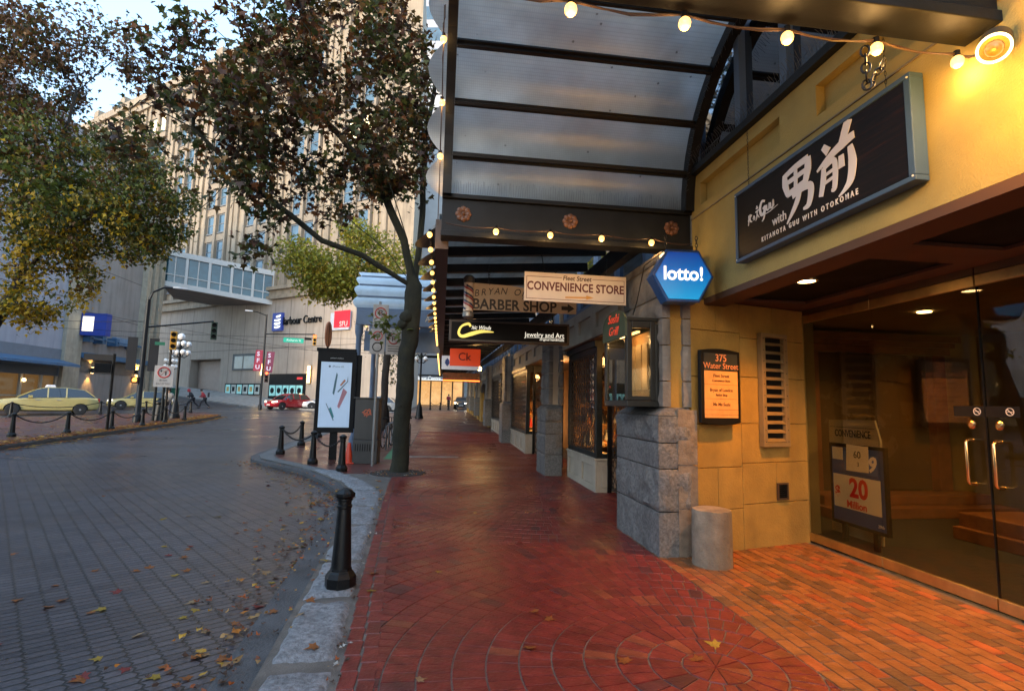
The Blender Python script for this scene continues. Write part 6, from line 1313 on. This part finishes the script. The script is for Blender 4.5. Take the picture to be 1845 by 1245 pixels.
YP = M('taxi_yellow', (.46,.37,.14), .3, var=.06, coat=.6); RP = M('car_red', (.36,.012,.02), .25, var=.06, coat=.8)
car('taxi', 'yellow taxi with roof sign passing behind the island at far left', (-24.6, 37.0, g(0, 37)-.12), math.atan2(-.60, -.80), YP, 5.2, 1.72, taxi=True)
car('taxi', 'second yellow taxi behind, half hidden by the street light pole', (-24.2, 47.0, g(0, 47)-.12), math.atan2(-.50, -.86), YP, 4.7, 1.5)
car('red_car', 'red compact car crossing the intersection in front of the beige tower', (-14.4, 52.9, g(0, 53)-.12), math.atan2(-.78, -.62), RP, 4.2, 1.55)
car('white_car', 'white car mostly hidden behind the advertising panel', (-11.2, 54.0, g(0, 54)-.12), math.atan2(-.3, -.95), M('car_white', (.6,.6,.6), .3, coat=.6), 4.4, 1.45, lit=False)
car('dark_car', 'grey car beyond the bikes behind the cabinet', (-6.0, 50, g(0, 50)-.12), R(172), M('car_grey', (.25,.27,.29), .3, coat=.6), 4.4, 1.5)
car('approaching_car', 'far car with bright headlights facing us at the street end', (2.6, 66, g(0, 66)-.1), R(-95), M('car_dark', (.03,.03,.035), .3), 4.3, 1.5)
for o in kids([o for o in bpy.data.objects if o.name == 'approaching_car'][0]):
    if o.name.startswith('headlight'): o.data = o.data.copy(); o.data.materials[0] = M('headlamp_bright', (1,.85,.6), .3, var=0, emit=12, ecol=(1,.8,.5))
for o in kids([o for o in bpy.data.objects if o.name == 'red_car'][0]):
    if o.name.startswith('headlight'): o.data = o.data.copy(); o.data.materials[0] = M('headlamp_warm', (1,.85,.6), .3, var=0, emit=3, ecol=(1,.85,.6))
# ------------------------------------------------------------------ people
SKIN = M('skin', (.42,.26,.19), .6, var=.05); HAIR = M('dark_hair', (.02,.015,.012), .6)
def person(label, loc, rz, joints, cloth, legc, hairc=HAIR, seated=False):
    """one continuous skinned body; clothing, head covering and hair as parts"""
    t = thing('person', label, 'person', loc, rz)
    J = joints; names = [k for k in J if not k.endswith('ha2')]; E_ = [('pelvis','chest'),('chest','neck'),('neck','head'),('chest','lsh'),('lsh','lel'),('lel','lha'),('chest','rsh'),('rsh','rel'),('rel','rha'),('pelvis','lhip'),('lhip','lkn'),('lkn','lan'),('lan','lto'),('pelvis','rhip'),('rhip','rkn'),('rkn','ran'),('ran','rto')]
    def skin(name, nodes, edges, rads, mt, sub=2):
        me = bpy.data.meshes.new(name); ix = {n: i for i, n in enumerate(nodes)}
        me.from_pydata([J[n] for n in nodes], [(ix[a], ix[b]) for a, b in edges], []); o = bpy.data.objects.new(name, me); COL.objects.link(o); o.parent = t; me.materials.append(mt)
        sm = o.modifiers.new('skin', 'SKIN'); sm.use_smooth_shade = True
        for i, n in enumerate(nodes): r = rads[n]; me.skin_vertices[0].data[i].radius = r if hasattr(r, '__len__') else (r, r)
        me.skin_vertices[0].data[0].use_root = True; ss = o.modifiers.new('sub', 'SUBSURF'); ss.levels = ss.render_levels = sub; return o
    skin('body', names, E_, dict(pelvis=(.13,.10), chest=(.15,.11), neck=.055, head=(.075,.095), lsh=.06, rsh=.06, lel=.045, rel=.045, lha=.035, rha=.035, lhip=.09, rhip=.09, lkn=.06, rkn=.06, lan=.042, ran=.042, lto=.035, rto=.035), SKIN)
    skin('jacket', ['pelvis','chest','lsh','lel','lha2','rsh','rel','rha2'], [('pelvis','chest'),('chest','lsh'),('lsh','lel'),('lel','lha2'),('chest','rsh'),('rsh','rel'),('rel','rha2')], dict(pelvis=(.19,.15), chest=(.19,.15), lsh=.09, rsh=.09, lel=.07, rel=.07, lha2=.055, rha2=.055), cloth)
    skin('trousers', ['pelvis','lhip','lkn','lan','rhip','rkn','ran'], [('pelvis','lhip'),('lhip','lkn'),('lkn','lan'),('pelvis','rhip'),('rhip','rkn'),('rkn','ran')], dict(pelvis=(.16,.13), lhip=.115, rhip=.115, lkn=.08, rkn=.08, lan=.06, ran=.06), legc)
    h = Vector(J['head']); MB().lathe([(.02, .13), (.08, .10), (.105, .04), (.10, -.03), (.08, -.08)], (h.x-.02, h.y, h.z+.02), 14).build('hair', hairc, t, smooth=60)
    for a in ('lto', 'rto'): p = Vector(J[a]); MB().loft([[(p.x-.14, p.y-.045, p.z-.04), (p.x-.14, p.y+.045, p.z-.04), (p.x-.14, p.y+.04, p.z+.06), (p.x-.14, p.y-.04, p.z+.06)], [(p.x+.08, p.y-.05, p.z-.04), (p.x+.08, p.y+.05, p.z-.04), (p.x+.08, p.y+.04, p.z+.01), (p.x+.08, p.y-.04, p.z+.01)]]).build('shoe', BLACK, t, bevel=.01)
    return t
def walk(lean, st, arm=.25):
    x = lean
    d = dict(pelvis=(0,0,.95), chest=(x*.6,0,1.32), neck=(x*.95,0,1.48), head=(x*1.2,0,1.62), lsh=(x*.8,.18,1.40), lel=(x*.6-.1*arm,.24,1.12), lha=(x+.25*arm,.22,.90), rsh=(x*.8,-.18,1.40), rel=(x*.7+.2*arm,-.24,1.14), rha=(x+.9*arm,-.16,1.0),
        lhip=(0,.09,.90), lkn=(st*.45+.05,.10,.50), lan=(st*.62,.10,.09), lto=(st*.62+.12,.10,.04), rhip=(0,-.09,.90), rkn=(-st*.25+.06,-.10,.50), ran=(-st*.72,-.10,.12), rto=(-st*.72+.12,-.10,.05))
    for a in 'lr': d[a+'ha2'] = tuple(Vector(d[a+'el']).lerp(Vector(d[a+'ha']), .8))
    return d
CRED = M('red_jacket', (.32,.03,.04), .8, var=.2); CBLK = M('black_clothes', (.02,.02,.024), .8, var=.2); CPALE = M('pale_jacket', (.45,.42,.38), .8, var=.2); CNAVY = M('navy_clothes', (.03,.035,.06), .8, var=.2)
t = person('person in a dark coat and red hood walking bent forward, left of the pair', (-22.5, 52.0, g(0, 52)-.12), R(205), walk(.34, .75), CBLK, CBLK)
MB().lathe([(.02, .16), (.12, .11), (.14, .02), (.13, -.08), (.10, -.14)], (.38, 0, 1.60), 14).build('red_hood', CRED, t, smooth=60)
t = person('person in a red top and dark trousers walking bent forward, right of the pair', (-21.6, 52.3, g(0, 52)-.12), R(205), walk(.30, .6), CRED, CBLK)
MB().loft([[(-.18+x, y*w, z) for y, z in ((-.16, 1.02), (.16, 1.02), (.15, 1.45), (-.15, 1.45))] for x, w in ((0, 1), (-.16, .8))]).build('backpack', CBLK, t, bevel=.03)
person('person in a pale jacket and dark trousers standing behind the litter bin on the island', (-15.9, 33.6, g(0, 33.6)), R(-60), walk(.18, .15, .6), CPALE, CNAVY)
person('person in dark clothes standing by the lit lobby past the far bollards', (1.0, 70, g(0, 70)-.1), R(-90), walk(.05, .3), CRED, CBLK)
# unseen block added behind the camera, left, to keep low sun off the street
t = thing('unseen_sun_block', 'unseen dull brick block added behind the viewpoint to keep low sun off the street', 'building', (-22, -18, 0), 0)
MB().box(-8, -26, -.2, 7, 24, 10.4).build('wall', M('dull_brick', (.14,.075,.055), .85, var=.2, vs=1), t); MB().box(7.001, -26, 9.6, 7.4, 24, 10.6).build('cornice', CONC, t)
for k in range(9):
    for z in (1.0, 5.2): y = -24+5.3*k; f = MB().box(7.001, y, z, 7.12, y+2.6, z+2.4).build('window', FRAME, t); MB().box(7.121, y+.12, z+.12, 7.13, y+2.48, z+2.28).build('pane', DGLASS, f)
